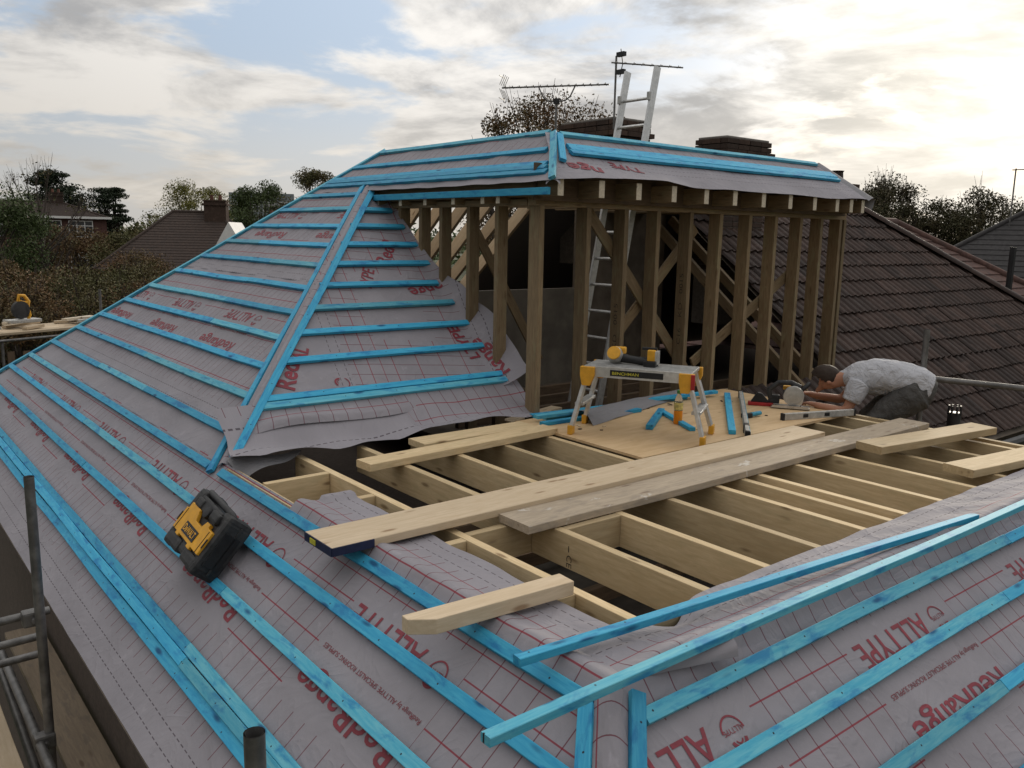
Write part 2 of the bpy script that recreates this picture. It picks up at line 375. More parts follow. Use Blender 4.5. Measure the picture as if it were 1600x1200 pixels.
def text_mesh(body, height, length, bold=0.0):
    k = (body, height, length, bold)
    if k in TXT: return TXT[k]
    cu = bpy.data.curves.new('t', 'FONT'); cu.body = body; cu.size = 1; cu.offset = bold; cu.resolution_u = 3
    ob = bpy.data.objects.new('t', cu); COL.objects.link(ob); bpy.context.view_layer.update()
    me = bpy.data.meshes.new_from_object(ob.evaluated_get(bpy.context.evaluated_depsgraph_get()))
    v = [tuple(x.co) for x in me.vertices]; f = [tuple(p.vertices) for p in me.polygons]
    bpy.data.objects.remove(ob); bpy.data.curves.remove(cu); bpy.data.meshes.remove(me)
    x0 = min(a[0] for a in v); x1 = max(a[0] for a in v); y0 = min(a[1] for a in v); y1 = max(a[1] for a in v)
    v = [((a[0] - x0) / (x1 - x0) * length, (a[1] - y0) / (y1 - y0) * height) for a in v]
    TXT[k] = (v, f); return v, f
def logo_mesh(r):
    """round arch over a little name, with a tail below"""
    vs = []; fs = []
    def arc(r0, r1, a0, a1, cx=0, cy=0, n=16):
        b = len(vs)
        for i in range(n + 1):
            t = R(a0 + (a1 - a0) * i / n); vs.append((cx + r0 * math.cos(t), cy + r0 * math.sin(t))); vs.append((cx + r1 * math.cos(t), cy + r1 * math.sin(t)))
        for i in range(n): fs.append((b + 2 * i, b + 2 * i + 1, b + 2 * i + 3, b + 2 * i + 2))
    arc(r * .87, r, -178, -8); arc(r * .5, r * .74, 15, 165, 0, r * .30); arc(r * .25, r * .34, 20, 160, 0, r * .36)
    return vs, fs
KEEP = [None]
def put_print(par, geo, pos, nrm, disp, u0, v0, lift=.0022, mat=None, rot=0.0, name='lettering', keep=None):
    v, f = geo; vs = []; mb = MB()
    c, s = math.cos(rot), math.sin(rot)
    for x, y in v:
        a, b = (x * c - y * s, x * s + y * c); u = u0 + a; w = v0 + b
        vs.append(Vector(pos(u, w)) + Vector(nrm(u, w)) * (disp(u, w) + lift))
    keep = keep or KEEP[0]
    if keep: f = [q for q in f if all(keep(vs[i]) for i in q)]
    if not f: return None
    used = sorted({i for q in f for i in q}); mp = {i: k for k, i in enumerate(used)}; vs = [vs[i] for i in used]; f = [tuple(mp[i] for i in q) for q in f]
    mb.add(vs, f); return mb.build(name, mat or M['print'], par)
ALL = lambda: text_mesh('ALLTYPE', .10, .50, .012)
RED = lambda: text_mesh('RedRange', .125, .70, .014)
FINE = lambda: text_mesh('RedRange by ALLTYPE SPECIALIST ROOFING SUPPLIES', .026, .70, .0)
FINE2 = lambda: text_mesh('ALLTYPE', .018, .10, .0)
def print_block(o, pos, nrm, disp, k):
    """one print repeat: emblem, maker's name, fine line and range name; k = repeat number"""
    b = 1.36 * k
    P2 = M['print2']; put_print(o, ALL(), pos, nrm, disp, b + .23, .505)
    put_print(o, logo_mesh(.055), pos, nrm, disp, b + .125, .56, name='emblem'); put_print(o, FINE2(), pos, nrm, disp, b + .075, .545, .0026, P2)
    put_print(o, FINE(), pos, nrm, disp, b + .03, .70, .0022, P2)
    put_print(o, RED(), pos, nrm, disp, b + .03, .785)
nL = (-SN, 0, CS); nF = (0, -SN, CS)
def far_hip(x): return 8.80 - 1.054 * x
# --- left slope, three courses of underlay (u = Y - .53, v runs down the slope)
def left_pos(x0):
    return lambda u, v: (x0 - v * CS, u + .53, (x0 - v * CS) * T)
def left_course(x0, v0, v1, ymin, lift, seed, amp=.004, ks=(), lab=None, ymax=None):
    pos = left_pos(x0); nf = lambda u, v: nL
    def disp(u, v):
        x = x0 - v * CS
        return lift + amp * fbm(u, v, 1.7, seed) - .005 * (.5 - .5 * math.cos(2 * math.pi * u / .4)) * min(1, max(0, (v - .33) * 8)) + amp * 1.2 * max(0, fbm(u * .5 + v, v * 2.2 - u, 1.6, seed + 3)) ** 2 * 2
    def ul(v):
        x = x0 - v * CS; return (ymin(x) - .53, (ymax or far_hip)(x) - .53)
    o = sheet('left_slope', pos, nf, lin(v0, v1, .06), ul, .07, M['felt'], house, disp)
    KEEP[0] = lambda p: p.y > ymin(p.x) + .01 and p.y < far_hip(p.x) - .02
    for k in ks: print_block(o, pos, nf, disp, k)
    KEEP[0] = None
    if lab: o['label'] = lab
    return o
near_hip = lambda x: x + .0
up_hip = lambda x: x + 3.22
s1 = left_course(.2355, .30, 1.485, near_hip, 0.0, 1, ks=(0, 1, 2, 3, 4, 5))
s2 = left_course(1.285, -.02, 1.66, up_hip, .004, 2, ks=(2, 3, 4, 5))
s3 = left_course(2.335, .02, 1.42, up_hip, .008, 3, ks=(3, 4))
# dormer cheek above, the same plane carried forward to the dormer corner
hipC = lambda x: 2.84 + (x - 2.19) * 1.12
# eaves dressing that droops at the free edge
def drop4(u, v): return 0
s4 = left_course(3.385, .86, 1.53, hipC, .010, 4, amp=.008, lab='underlay on the side of the dormer roof')
# --- battens on the left slope
def batt(parent, p0, p1, n, mat=None, w=.05, h=.025, lift=.0):
    n = Vector(n); off = n * (h / 2 + .006 + lift)
    return beam('batten', Vector(p0) + off, Vector(p1) + off, w, h, mat or M['blue'], parent, up=n, bow=.004)
def split_y(parent, x, y0, y1, n, mats, w=.05, lift=0, cut=None):
    """a run of batten made of lengths butted together"""
    cuts = [y0] + sorted(c for c in (cut or []) if y0 < c < y1) + [y1]
    for i in range(len(cuts) - 1):
        batt(parent, (x, cuts[i] + .0015, x * T), (x, cuts[i + 1] - .0015, x * T), n, mats[i % len(mats)], w, .025, lift)
B, BP = M['blue'], M['bluepale']
split_y(s1, -.05, .02, 3.10, nL, [B, B], cut=[1.75])
split_y(s1, -.05, 3.28, far_hip(-.05) - .03, nL, [B, BP], cut=[6.9])
split_y(s1, -.22, -.14, far_hip(-.22) - .03, nL, [B, BP, B], cut=[2.4, 5.6])
split_y(s1, -.41, -.34, far_hip(-.41) - .03, nL, [BP, B, B], cut=[2.1, 4.8])
split_y(s1, -.625, -.5, far_hip(-.62) - .03, nL, [BP, B], w=.046, cut=[1.98], lift=.0)
split_y(s1, -.663, -.55, far_hip(-.66) - .03, nL, [BP, B], w=.046, cut=[1.9], lift=.012)
split_y(s1, -.702, -.6, far_hip(-.70) - .03, nL, [B, B], w=.050, cut=[1.88])
for i, x in enumerate([.14, .35, .545, .75]): split_y(s2, x, up_hip(x) + .055, far_hip(x) - .03, nL, [[B, BP, B], [BP, B], [B, B], [BP, B]][i], cut=[[5.2, 6.6], [5.9], [6.4], [5.4]][i])
for i, x in enumerate([.95, 1.155, 1.36, 1.555, 1.755, 1.955, 2.13]): split_y(s3, x, up_hip(x) + .055, far_hip(x) - .03, nL, [[B, BP], [B], [BP, B]][i % 3], cut=[5.6 if i < 3 else 6.3])
for x in (2.26, 2.30, 2.34): split_y(s4, x, hipC(x) + .04, far_hip(x) - .03, nL, [B], w=.05, lift=.0 if x != 2.30 else .003)
split_y(s4, 2.49, hipC(2.49) + .04, far_hip(2.49) - .03, nL, [B]); split_y(s4, 2.685, hipC(2.68) + .04, far_hip(2.685) - .03, nL, [BP])
# hip battens: far hip, upper hip left hand, near hip left hand
def onL(x, y): return Vector((x, y, x * T))
def hipbat(parent, a, b, n, mat): return batt(parent, a, b, n, mat)
hipbat(s3, onL(2.72, far_hip(2.72) - .0), onL(-.92, far_hip(-.92) - .0), nL, M['bluepale'])
hipbat(s2, onL(-.07, 3.215), onL(2.22, 5.50), nL, M['blue'])
hipbat(s1, onL(-.06, .035), onL(-.95, -.855), nL, M['blue'])
hipbat(s4, onL(2.20, 2.83), onL(2.68, 3.37), nL, M['bluepale'])
# blue fascia batten under the dormer's side eaves
beam('fascia_batten', (2.19, 2.86, 1.665), (2.19, 5.35, 1.665), .025, .05, M['blue'], s4)

# --- slope facing the viewer beside the dormer (Z = T*(Y-3.18))
HY = 3.18
def hp_pos(u, v): y = HY + .02 + v * CS; return (u, y, (y - HY) * T)
def hp_disp(u, v):
    d = .006 * fbm(u, v, 2.2, 11) + .012 * max(0, fbm(u, v * 1.5, 1.3, 14)) ** 2
    if u > 2.22: d += min(.17, (u - 2.22) ** 2 * 3.2) * (1 + .35 * noise.noise(Vector((v * 4, 0, 3))))
    return d + .004
def hp_lim(v):
    y = HY + .02 + v * CS; r = 2.45 + .05 * noise.noise(Vector((v * 2.3, 7, 0)))
    if v > 1.05: r = max(2.33, r - (v - 1.05) * .16)
    return (y - 3.24 , r)
ca, sa = math.cos(R(83)), math.sin(R(83))
hs = sheet('front_slope', hp_pos, lambda u, v: nF, lin(.30, 2.72, .05), hp_lim, .05, M['felt'], house, hp_disp,
           ufun=lambda u, v: u * ca + v * sa + .3, vfun=lambda u, v: u * sa - v * ca - .85)
nf = lambda u, v: nF
for (geo, u, v, rot) in [(text_mesh('Red', .13, .26, .026), .62, .47, 62), (text_mesh('AL', .105, .14, .022), .80, .72, 62), (logo_mesh(.055), .98, .50, 60), (text_mesh('Range', .13, .42, .026), 2.40, .40, 98), (text_mesh('LTYPE', .105, .36, .022), 2.24, .62, 96), (text_mesh('RedR', .125, .38, .014), 1.93, 1.72, 55), (text_mesh('TYPE', .10, .28, .012), 1.62, 1.42, 60), (text_mesh('ange', .125, .34, .014), 2.28, 1.55, 192)]:
    put_print(hs, geo, hp_pos, nf, hp_disp, u, v, .004, rot=R(rot))
def onF(x, y): return Vector((x, y, (y - HY) * T))
for y, l, r, mt in [(3.475, .32, 2.33, BP), (3.522, .37, 2.335, B), (3.77, .62, 2.31, B), (3.975, .82, 2.31, B), (4.168, 1.01, 2.30, BP), (4.36, 1.20, 2.27, B), (4.555, 1.40, 2.31, B), (4.748, 1.59, 2.31, B), (4.94, 1.78, 2.30, B), (5.12, 1.97, 2.28, B)]:
    batt(hs, onF(l, y), onF(r, y), nF, mt, lift=.008)
batt(hs, onF(.035, 3.175), onF(2.20, 5.33), nF, M['blue'], lift=.010)
# loose lower edge of that underlay, lapping on to the flat roof
def lap_pos(u, v):
    y = 3.46 - v; z = max((y - HY) * T, .028 + .02 * math.sin(u * 5)) if y > 3.1 else .03 + .02 * math.sin(u * 5) + .012 * noise.noise(Vector((u * 3, y * 3, 2)))
    return (u, y, z + .012)
lap = sheet('front_slope_lap', lap_pos, lambda u, v: nF, lin(0, 1, .05), lambda v: (0, 1), .04, M['felt'], hs, lambda u, v: 0) if False else None
def lap2(s, t):
    """s along the edge 0..1, t down 0..1"""
    x = .05 + 2.38 * s; y0 = 3.50; y1 = [3.02, 3.06, 3.12, 3.10, 3.10, 3.13][min(5, int(s * 5.001))]
    k = s * 5; i = int(min(4, k)); f = k - i; ye = [2.98, 3.00, 3.06, 3.06, 3.04, 3.09]; y1 = ye[i] * (1 - f) + ye[i + 1] * f
    y = y0 + (y1 - y0) * t; z = max(0, (y - HY) * T); z = math.sqrt(z * z + .0008) + .006
    z += .020 * fbm(x * 2, y * 3, 1.5, 21) * t + .034 * math.sin(x * 4 + 1) * t * t + .022 * abs(math.sin(x * 6 + y * 9)) * t + .008
    xs = x - (1 - s) * (.0 if t < .4 else (t - .4) * .14)
    return Vector((xs, y, z))
def grid_sheet(name, fn, ns, nt_, mat, parent, uv):
    vs = []; uvs = []; fs = []
    for j in range(nt_ + 1):
        for i in range(ns + 1):
            s, t = i / ns, j / nt_; vs.append(tuple(fn(s, t))); uvs.append(uv(s, t))
    for j in range(nt_):
        for i in range(ns): q = j * (ns + 1) + i; fs.append((q, q + 1, q + ns + 2, q + ns + 1))
    me = bpy.data.meshes.new(name); me.from_pydata(vs, [], fs); me.materials.append(mat); ul = me.uv_layers.new(name='UVMap')
    idx = [0] * len(me.loops); me.loops.foreach_get('vertex_index', idx); ul.data.foreach_set('uv', [c for k in idx for c in uvs[k]])
    me.polygons.foreach_set('use_smooth', [True] * len(me.polygons)); o = bpy.data.objects.new(name, me); return link(o, parent)
grid_sheet('underlay_lap', lap2, 60, 16, M['felt'], hs, lambda s, t: (2.4 * s + .25, (.02 + .155 * (1 - t) if s < .55 else .05 + .40 * (1 - t))))
# turned-back dog ear of underlay at the foot of the hip
def ear(s, t):
    w = .20 - .03 * s; x = .20 + 1.35 * s; k = t * w; lift = (.075 * math.sin(min(1, s * 3.2) * math.pi / 2) * (1 - s) ** .7 + .008) * t ** 1.6
    y = 3.47 - k * .86 + .012 * math.sin(s * 7) * t; z = (y - HY) * T + .014 + lift
    if t > .8: z -= (t - .8) * .25 * lift / .08
    return Vector((x - .05 * t * (1 - s), y, max(z, .03)))
grid_sheet('underlay_fold', ear, 44, 16, M['felt'], hs, lambda s, t: (1.35 * s + 2.0, .42 - .20 * t))
def ear2(s, t):
    x = -.02 + .42 * s; y = 3.13 - .02 * s - t * (.15 * (1 - s) ** .6 + .01); return Vector((x + .04 * t, y, .045 - .10 * t * (1 - s) + .02 * math.sin(s * 6)))
grid_sheet('underlay_fold', ear2, 20, 8, M['feltplain'], hs, lambda s, t: (s, t))

# --- near slope on the right (faces -Y), u = 1.83 - X
def nr_pos(u, v):
    y = -(v - .30) * CS; return (1.83 - u, y, y * T)
def nr_disp(u, v):
    x = 1.83 - u
    return .003 + .011 * fbm(u, v, 2.3, 31) + .022 * max(0, fbm(u * 1.6 + v * 1.2, v * .7, 1.8, 35)) ** 1.6 + .010 * noise.noise(Vector((u * 7 + v * 5, v * 2.2, 4))) * .6
def nr_lim(v):
    y = -(v - .30) * CS; return (1.83 - 4.66, 1.83 - y)
nr = sheet('near_slope', nr_pos, lambda u, v: nF, lin(.30, 1.485, .03), nr_lim, .04, M['felt'], house, nr_disp)
KEEP[0] = lambda p: p.x > p.y + .02
for k in (0, -1, 1, -2): print_block(nr, nr_pos, nf, nr_disp, k)
KEEP[0] = None
def onN(x, y): return Vector((x, y, y * T))
for y, l, mt, c in [(-.085, .035, BP, 2.6), (-.255, -.12, BP, 2.2), (-.46, -.33, BP, 1.7), (-.66, -.53, B, 2.4), (-.76, -.63, B, 2.0)]:
    batt(nr, onN(l, y), onN(c - .0015, y), nF, mt, lift=.008); batt(nr, onN(c + .0015, y), onN(4.6, y), nF, B, lift=.008)
batt(nr, onN(.065, -.03), onN(-.80, -.895), nF, M['blue'], lift=.010)
# hip capping strip of underlay between the two hip battens
def hipcap(s, t):
    a = (t - .5) * 2; d = s * .93; c = Vector((-d, -d, -d * T)); side = Vector((.036, -.036, 0)) * a
    return c + side + Vector((0, 0, .026 - .030 * a * a + .008 * fbm(s * 9, t * 2, 1, 41)))
grid_sheet('hip_underlay', hipcap, 30, 8, M['felt'], nr, lambda s, t: (s * .93 * 1.5 + .85, t * .15 + .5))
def hipcap2(s, t):
    a = (t - .5) * 2; d = s * 2.25; c = Vector((-.02 + d, 3.17 + d, d * T - .016)); side = Vector((.03, -.03, 0)) * a
    return c + side + Vector((0, 0, .026 - .030 * a * a + .005 * fbm(s * 9, t * 2, 1, 43)))
grid_sheet('hip_underlay', hipcap2, 50, 8, M['felt'], hs, lambda s, t: (s * 3.2 + .85, t * .15 + .5))

# --- underlay flaps dressed over the edges on to the flat roof
def flap_left(s, t):
    y = .02 + 2.20 * s; e = .012 * noise.noise(Vector((y * 2.5, 1, 0)))
    k = t * .36; x = -.055 + k; hump = .026 * math.exp(-((k - .075) / .055) ** 2)
    z = -.036 + .044 * min(1, k / .06) + hump * (1 + .35 * noise.noise(Vector((y * 3, 3, 0)))) + .008 * fbm(y * 2, x * 4, 1.5, 51) + e * t
    if s > .97 and t > .5: z += .02
    return Vector((x + (.0 if t < .9 else e * .5), y, z))
grid_sheet('underlay_flap', flap_left, 90, 26, M['felt'], s1, lambda s, t: (.02 + 2.2 * s - .53, .37 - .36 * t))
def flap_near(s, t):
    x = .02 + 4.6 * s; k = t * .36; y = -.06 + k; w = noise.noise(Vector((x * 1.9, 5, 0)))
    hump = (.034 + .026 * w) * math.exp(-((k - .085) / .06) ** 2)
    z = -.052 + .064 * min(1, k / .07) + hump * min(1, x / .25) + .006 * fbm(x * 2, y * 4, 1.5, 61) + .007 * noise.noise(Vector((x * 5 + y * 9, y * 6, 8)))
    dip = math.exp(-((x - .55) / .12) ** 2) * max(0, t - .55); y -= dip * .16; z -= dip * .10
    return Vector((x, y, z))
grid_sheet('underlay_flap', flap_near, 200, 28, M['felt'], nr, lambda s, t: (1.83 - (.02 + 4.6 * s), .37 - .36 * t))
# raised curl of underlay lap on the near slope
def curl(s, t):
    a = t * math.pi; p = Vector((.50, -.035, .012)).lerp(Vector((.12, .03, .012)), s); w = .075 * (1 - .55 * s)
    return p + Vector((.25, .97, 0)) * (-math.cos(a)) * w + Vector((0, 0, .062 * math.sin(a) ** .8 * (1 - s * .75)))
grid_sheet('underlay_fold', curl, 20, 14, M['felt'], nr, lambda s, t: (1.4 + s * .05 + t * .1, .08 + t * .12))
# back slope and right part of the roof behind, under dark underlay
bk = MB(); bk.add([(4.95, 5.95, 2.10), (10.7, 5.95, 1.95), (13.8, 9.6, -.73), (4.95, 9.6, -.73), (4.95, 7.7, .74), (1.04, 7.7, .78), (-.93, far_hip(-.93), -.73)], [(0, 1, 2, 3), (5, 4, 3, 6)]); bk.build('back_slope', M['feltplain'], house)
# eaves soffit
so = MB(); so.add([(-.93, -.93, -.745), (-.72, -.72, -.70), (-.72, 9.2, -.70), (-.93, 9.78, -.745)], [(0, 1, 2, 3)]); so.add([(-.93, -.93, -.745), (4.66, -.93, -.745), (4.6, -.7, -.70), (-.72, -.72, -.70)], [(0, 1, 2, 3)])
so.build('soffit', M['darkinside'], house)

# ------------------------------------------------------------------ flat roof framing
flat = empty('flat_roof', (2.3, 1.6, -.2), 'open flat roof of pale timber joists with gaps between', 'flat roof')
J = M['joist']
rim = beam('rim_joist', (.0, .16, -.105), (.0, 3.10, -.105), .045, .19, J, flat)
beam('rim_joist', (.03, .28, -.105), (4.62, .28, -.105), .045, .19, J, flat)
JX = [.43, .855, 1.26, 1.65, 2.05, 2.285, 2.45, 2.83, 3.25, 3.64, 4.035, 4.43, 4.58]
def stamp(par, body, hgt, ln_, org, read, lup, mat='ink', bold=0.0):
    v, f = text_mesh(body, hgt, ln_, bold); o_ = Vector(org); a_ = Vector(read); b_ = Vector(lup); t = MB(); t.add([o_ + a_ * x + b_ * y for x, y in v], f); return t.build('lettering', M[mat], par)
for x in JX:
    jo = beam('joist', (x, .31, -.084), (x, 3.12, -.084), .045, .168, J, flat, bow=.0)
    if x == .855: stamp(jo, 'CE', .035, .06, (x - .0237, 1.11, -.10), (0, 0, -1), (0, -1, 0)); stamp(jo, 'I', .006, .03, (x - .0237, 1.10, -.055), (0, 0, -1), (0, -1, 0))
for (x0, x1, y) in [(.025, .405, 2.68), (.025, .405, 2.16), (.025, .405, 1.34), (.455, .83, 1.385), (.025, .405, .62), (.88, 1.235, 1.18)]:
    beam('noggin', (x0, y, -.084), (x1, y, -.084), .045, .164, J, flat)
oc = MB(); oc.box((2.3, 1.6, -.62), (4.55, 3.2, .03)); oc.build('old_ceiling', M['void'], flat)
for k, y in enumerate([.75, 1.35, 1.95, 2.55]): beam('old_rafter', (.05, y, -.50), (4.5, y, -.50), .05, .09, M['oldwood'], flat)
# ------------------------------------------------------------------ dormer
dor = empty('dormer', (4.3, 3.2, 0), 'half built dormer of bare timber studs under a felted roof edge', 'dormer')
S = M['stud']
DY = 3.18; ZT = 1.575
plate = beam('top_plate', (2.31, DY, ZT + .0235), (6.47, DY, ZT + .0235), .097, .047, S, dor)
for x in (2.36, 2.83, 3.24, 3.62, 4.03, 4.43, 4.85, 5.25, 5.66, 6.02, 6.36, 6.44):
    sd_ = beam('stud', (x, DY, -.24), (x, DY, ZT), .047, .12, S, plate, up=(0, 1, 0), bow=0 if x in (3.24, 4.03) else .003)
    if x in (3.24, 4.03): z0_ = .22 if x == 3.24 else .45; [stamp(sd_, b_, .04, l_, (x - .0247, DY - .02, z0_ + o_), (0, 0, 1), (0, 1, 0)) for b_, l_, o_ in (('C16', .14, 0), ('KD', .12, .24), ('0015', .17, .44))]
beam('top_plate', (2.31, DY, ZT + .071), (6.47, DY, ZT + .071), .097, .045, S, dor)
beam('bottom_plate', (2.31, DY, -.265), (6.47, DY, -.265), .097, .047, S, dor)
side = beam('top_plate', (2.36, DY + .06, ZT + .0235), (2.36, 5.2, ZT + .0235), .097, .047, S, dor)
for y in (3.60, 3.97, 4.36, 4.68, 5.02): beam('stud', (2.36, y, -.24), (2.36, y, ZT), .097, .047, S, side, up=(0, 1, 0), bow=.003)
# ceiling joists whose ends show as pale tails under the front eaves
for x in (2.30, 2.70, 3.09, 3.49, 3.885, 4.26, 4.66, 5.06, 5.45, 5.83, 6.08, 6.29):
    j = beam('ceiling_joist', (x, 2.865, 1.698), (x, 5.55, 1.698), .058, .125, S, dor)
    e = MB(); e.box((0, 0, 0), (.054, .004, .121)); e.build('end_grain', M['endgrain'], j, Matrix.Translation((x, 2.8632, 1.698)))
for y in (3.46, 3.65, 4.04, 4.45, 4.84, 5.23):
    j = beam('eaves_tail', (2.215, y, 1.625), (2.62, y, 1.66), .047, .075, S, dor)
    e = MB(); e.box((0, 0, 0), (.004, .043, .07)); e.build('end_grain', M['endgrain'], j, Matrix.Translation((2.2125, y, 1.625)))
beam('wall_fascia', (2.25, 3.09, 1.74), (6.35, 3.09, 1.74), .02, .26, M['oldwood'], dor)  # dark timber colour stands in for the shade between the joist tails
# front roof strip of the dormer
def fr_pos(u, v): y = 2.82 + v * .80; return (u, y, 1.752 + (y - 2.82) * .64 - .05 * max(0, 1 - (u - 2.2) / .4) * max(0, 1 - v / .5))
def fr_disp(u, v):
    return .004 + .006 * fbm(u, v, 2.5, 71) + (.022 * noise.noise(Vector((u * 1.7, 3, 1))) - .008) * max(0, 1 - v / .22) + .03 * max(0, min(1, (3.7 - u) * 3)) * max(0, 1 - v / .25)
nD = (0, -.539, .842)
fr = sheet('front_underlay', fr_pos, lambda u, v: nD, lin(.02, .74, .04), lambda v: (2.20 + .56 * v, 6.33 - .12 * v), .05, M['felt'], dor, fr_disp, ufun=lambda u, v: 6.0 - u, vfun=lambda u, v: 1.6 - v)
for geo, u, v, rot in [(text_mesh('nge', .13, .30, .026), 2.78, .22, 165), (text_mesh('TYPE', .105, .3, .022), 3.24, .24, 165)]:
    put_print(fr, geo, fr_pos, lambda u, v: nD, fr_disp, u, v, .004, rot=R(rot))
def onD(x, v): return Vector(fr_pos(x, v))
for v, w in ((.37, .05), (.425, .05), (.48, .05)): batt(fr, onD(2.62 + .4 * (v - .4), v), onD(6.22, v), nD, B, .05 * 1.1, .025, .006 if v != .425 else .009)
batt(fr, onD(2.74, .70), onD(6.22, .70), nD, BP)
batt(fr, onD(2.44, .24), onD(2.70, .66), nD, B, lift=.012)
# rounded underlay roll at the corner between the two hip battens and at the right end
def dcap(s, t):
    a = (t - .5) * 2; c = Vector((2.20, 2.83, 1.71)).lerp(Vector((2.69, 3.39, 2.115)), s); return c + Vector((.035, -.035, 0)) * a + Vector((0, 0, .03 - .035 * a * a))
grid_sheet('hip_underlay', dcap, 16, 8, M['felt'], fr, lambda s, t: (s, t * .1 + .5))
def rend(s, t):
    a = t * 2.2; c = Vector((6.30, 2.81, 1.755)).lerp(Vector((6.24, 3.40, 2.12)), s); return c + Vector((.13 * math.sin(a), .02 * t, .05 * math.sin(a * 1.3) - .10 * t * t))
grid_sheet('verge_underlay', rend, 16, 10, M['feltplain'], fr, lambda s, t: (s, t * .1 + .5))
# crown deck round the ladder hatch, opening widened to let more daylight inside
cd = MB()
for (x0, x1, y0, y1) in ((2.66, 3.3, 3.36, 5.95), (5.3, 6.35, 3.36, 5.95), (3.3, 5.3, 3.36, 3.85), (3.3, 5.3, 5.72, 5.95)):
    cd.box(((x0 + x1) / 2, (y0 + y1) / 2, 2.09), (x1 - x0 - .002, y1 - y0 - .002, .03))
cd.build('crown_deck', M['feltplain'], dor)
# inside: rafters of the left slope, back boarding, partition, braces
for x in (2.85, 3.1, 3.4, 3.7, 4.0, 4.3, 4.6, 4.9): beam('rafter', (x, 6.02, 2.02 - .79 * .07), (x, 7.9, 2.02 - .79 * 1.95), .047, .15, M['plank'], dor, up=(0, .62, .785))
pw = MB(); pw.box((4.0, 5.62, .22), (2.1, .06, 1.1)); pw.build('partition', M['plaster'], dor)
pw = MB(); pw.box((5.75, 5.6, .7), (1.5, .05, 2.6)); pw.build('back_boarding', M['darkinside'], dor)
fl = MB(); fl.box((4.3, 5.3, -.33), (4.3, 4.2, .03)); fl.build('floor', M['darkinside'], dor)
for y in (3.5, 3.9, 4.3, 4.7, 5.1): beam('floor_joist', (2.45, y, -.27), (6.3, y, -.27), .05, .09, M['oldwood'], dor)
for p0, p1, z in [((2.95, 3.26, 1.55), (4.35, 3.26, .05), 0), ((4.30, 3.30, 1.45), (3.35, 3.30, .55), 0), ((5.75, 3.26, 1.05), (4.3, 3.26, .25), 0), ((3.0, 4.9, 1.5), (3.9, 4.9, .1), 0)]:
    beam('brace', p0, p1, .022, .095, S, dor, up=(0, 0, 1))
for x, y1 in ((5.80, 5.2), (6.16, 5.2)): beam('cut_rafter', (x, 3.0, (3.0 - HY) * T - .02), (x, y1, (y1 - HY) * T - .02), .05, .10, S, dor, up=nF)
for p0, p1 in (((2.5, 3.5, -.2), (3.6, 3.55, -.18)), ((2.6, 3.8, -.19), (3.3, 3.95, -.17)), ((4.5, 3.6, -.2), (5.6, 3.7, -.19))): beam('offcut', p0, p1, .12, .03, M['plank'], dor)

# ------------------------------------------------------------------ ladder through the hatch
lad = empty('ladder', (3.9, 4.2, -.3), 'aluminium ladder leaning up through the dormer roof', 'ladder')
def lx(z): return 3.885 + .192 * (z + .3)
for y in (4.02, 4.40):
    s_ = beam('stile', (lx(-.3), y, -.3), (lx(2.93), y, 2.93), .03, .075, M['alu'], lad, up=(1, 0, -.19), bow=.0005, ch=.004)
    e = MB(); e.box((0, 0, 0), (.03, .03, .075), ch=.003); e.build('guide_bracket', M['aludull'], s_, Matrix.Translation((lx(2.62) - .04, y, 2.66)))
z = -.1
while z < 2.8:
    t = MB(); t.tube([(lx(z), 4.03, z), (lx(z), 4.39, z)], .015, 8); t.build('rung', M['alu'], lad, auto=40); z += .25

# ------------------------------------------------------------------ chimneys
def chimney(name, label, x0, x1, y0, y1, zb, zt, n_show=9):
    c = empty(name, ((x0 + x1) / 2, (y0 + y1) / 2, zb), label, 'chimney')
    core = MB(); core.box(((x0 + x1) / 2, (y0 + y1) / 2, (zb + zt - .02) / 2), (x1 - x0 - .03, y1 - y0 - .03, zt - zb - .02)); core.build('mortar_core', M['mortar'], c)
    bl, bh, bw = .215, .065, .1025; bme = MB(); bme.box((0, 0, 0), (bl - .008, bw, bh - .008), ch=.004); bm_ = bme.mesh('brick', M['brickdark'])
    zz = zt - bh / 2; k = 0
    def lay(x0, x1, y0, y1, zz, k):
        for ax, n, fixed in (('x', (y0 + bw / 2, y1 - bw / 2), None), ('y', (x0 + bw / 2, x1 - bw / 2), None)):
            lo, hi = (x0, x1) if ax == 'x' else (y0 + bw, y1 - bw)
            for f in n:
                N = max(1, round((hi - lo) / bl)); st = (hi - lo) / N
                for i in range(N):
                    p = lo + st * (i + .5) + random.uniform(-.003, .003)
                    o = bpy.data.objects.new('brick', bm_)
                    Mx = Matrix.Translation((p, f, zz) if ax == 'x' else (f, p, zz)) @ (Matrix.Identity(4) if ax == 'x' else Matrix.Rotation(R(90), 4, 'Z')) @ Matrix.Diagonal((st / bl, 1, 1, 1))
                    link(o, c, Mx)
    while zz > zb and k < n_show:
        e = .035 if k in (0, 1) else (.07 if k in (2,) else (.03 if k == 3 else 0))
        lay(x0 - e, x1 + e, y0 - e, y1 + e, zz, k); zz -= bh + .001; k += 1
    cap = MB(); cap.box(((x0 + x1) / 2, (y0 + y1) / 2, zt + .012), (x1 - x0 + .02, y1 - y0 + .02, .03), ch=.012); cap.build('flaunching', M['mortar'], c)
    return c
chimney('chimney', 'broad sooty brick chimney stack behind the ladder top', 5.96, 6.55, 6.0, 6.96, 1.0, 2.78, 10)
chimney('chimney', 'low brick chimney stack standing above the dormer front right of the ladder', 6.87, 7.70, 5.0, 5.42, .3, 2.56, 24)

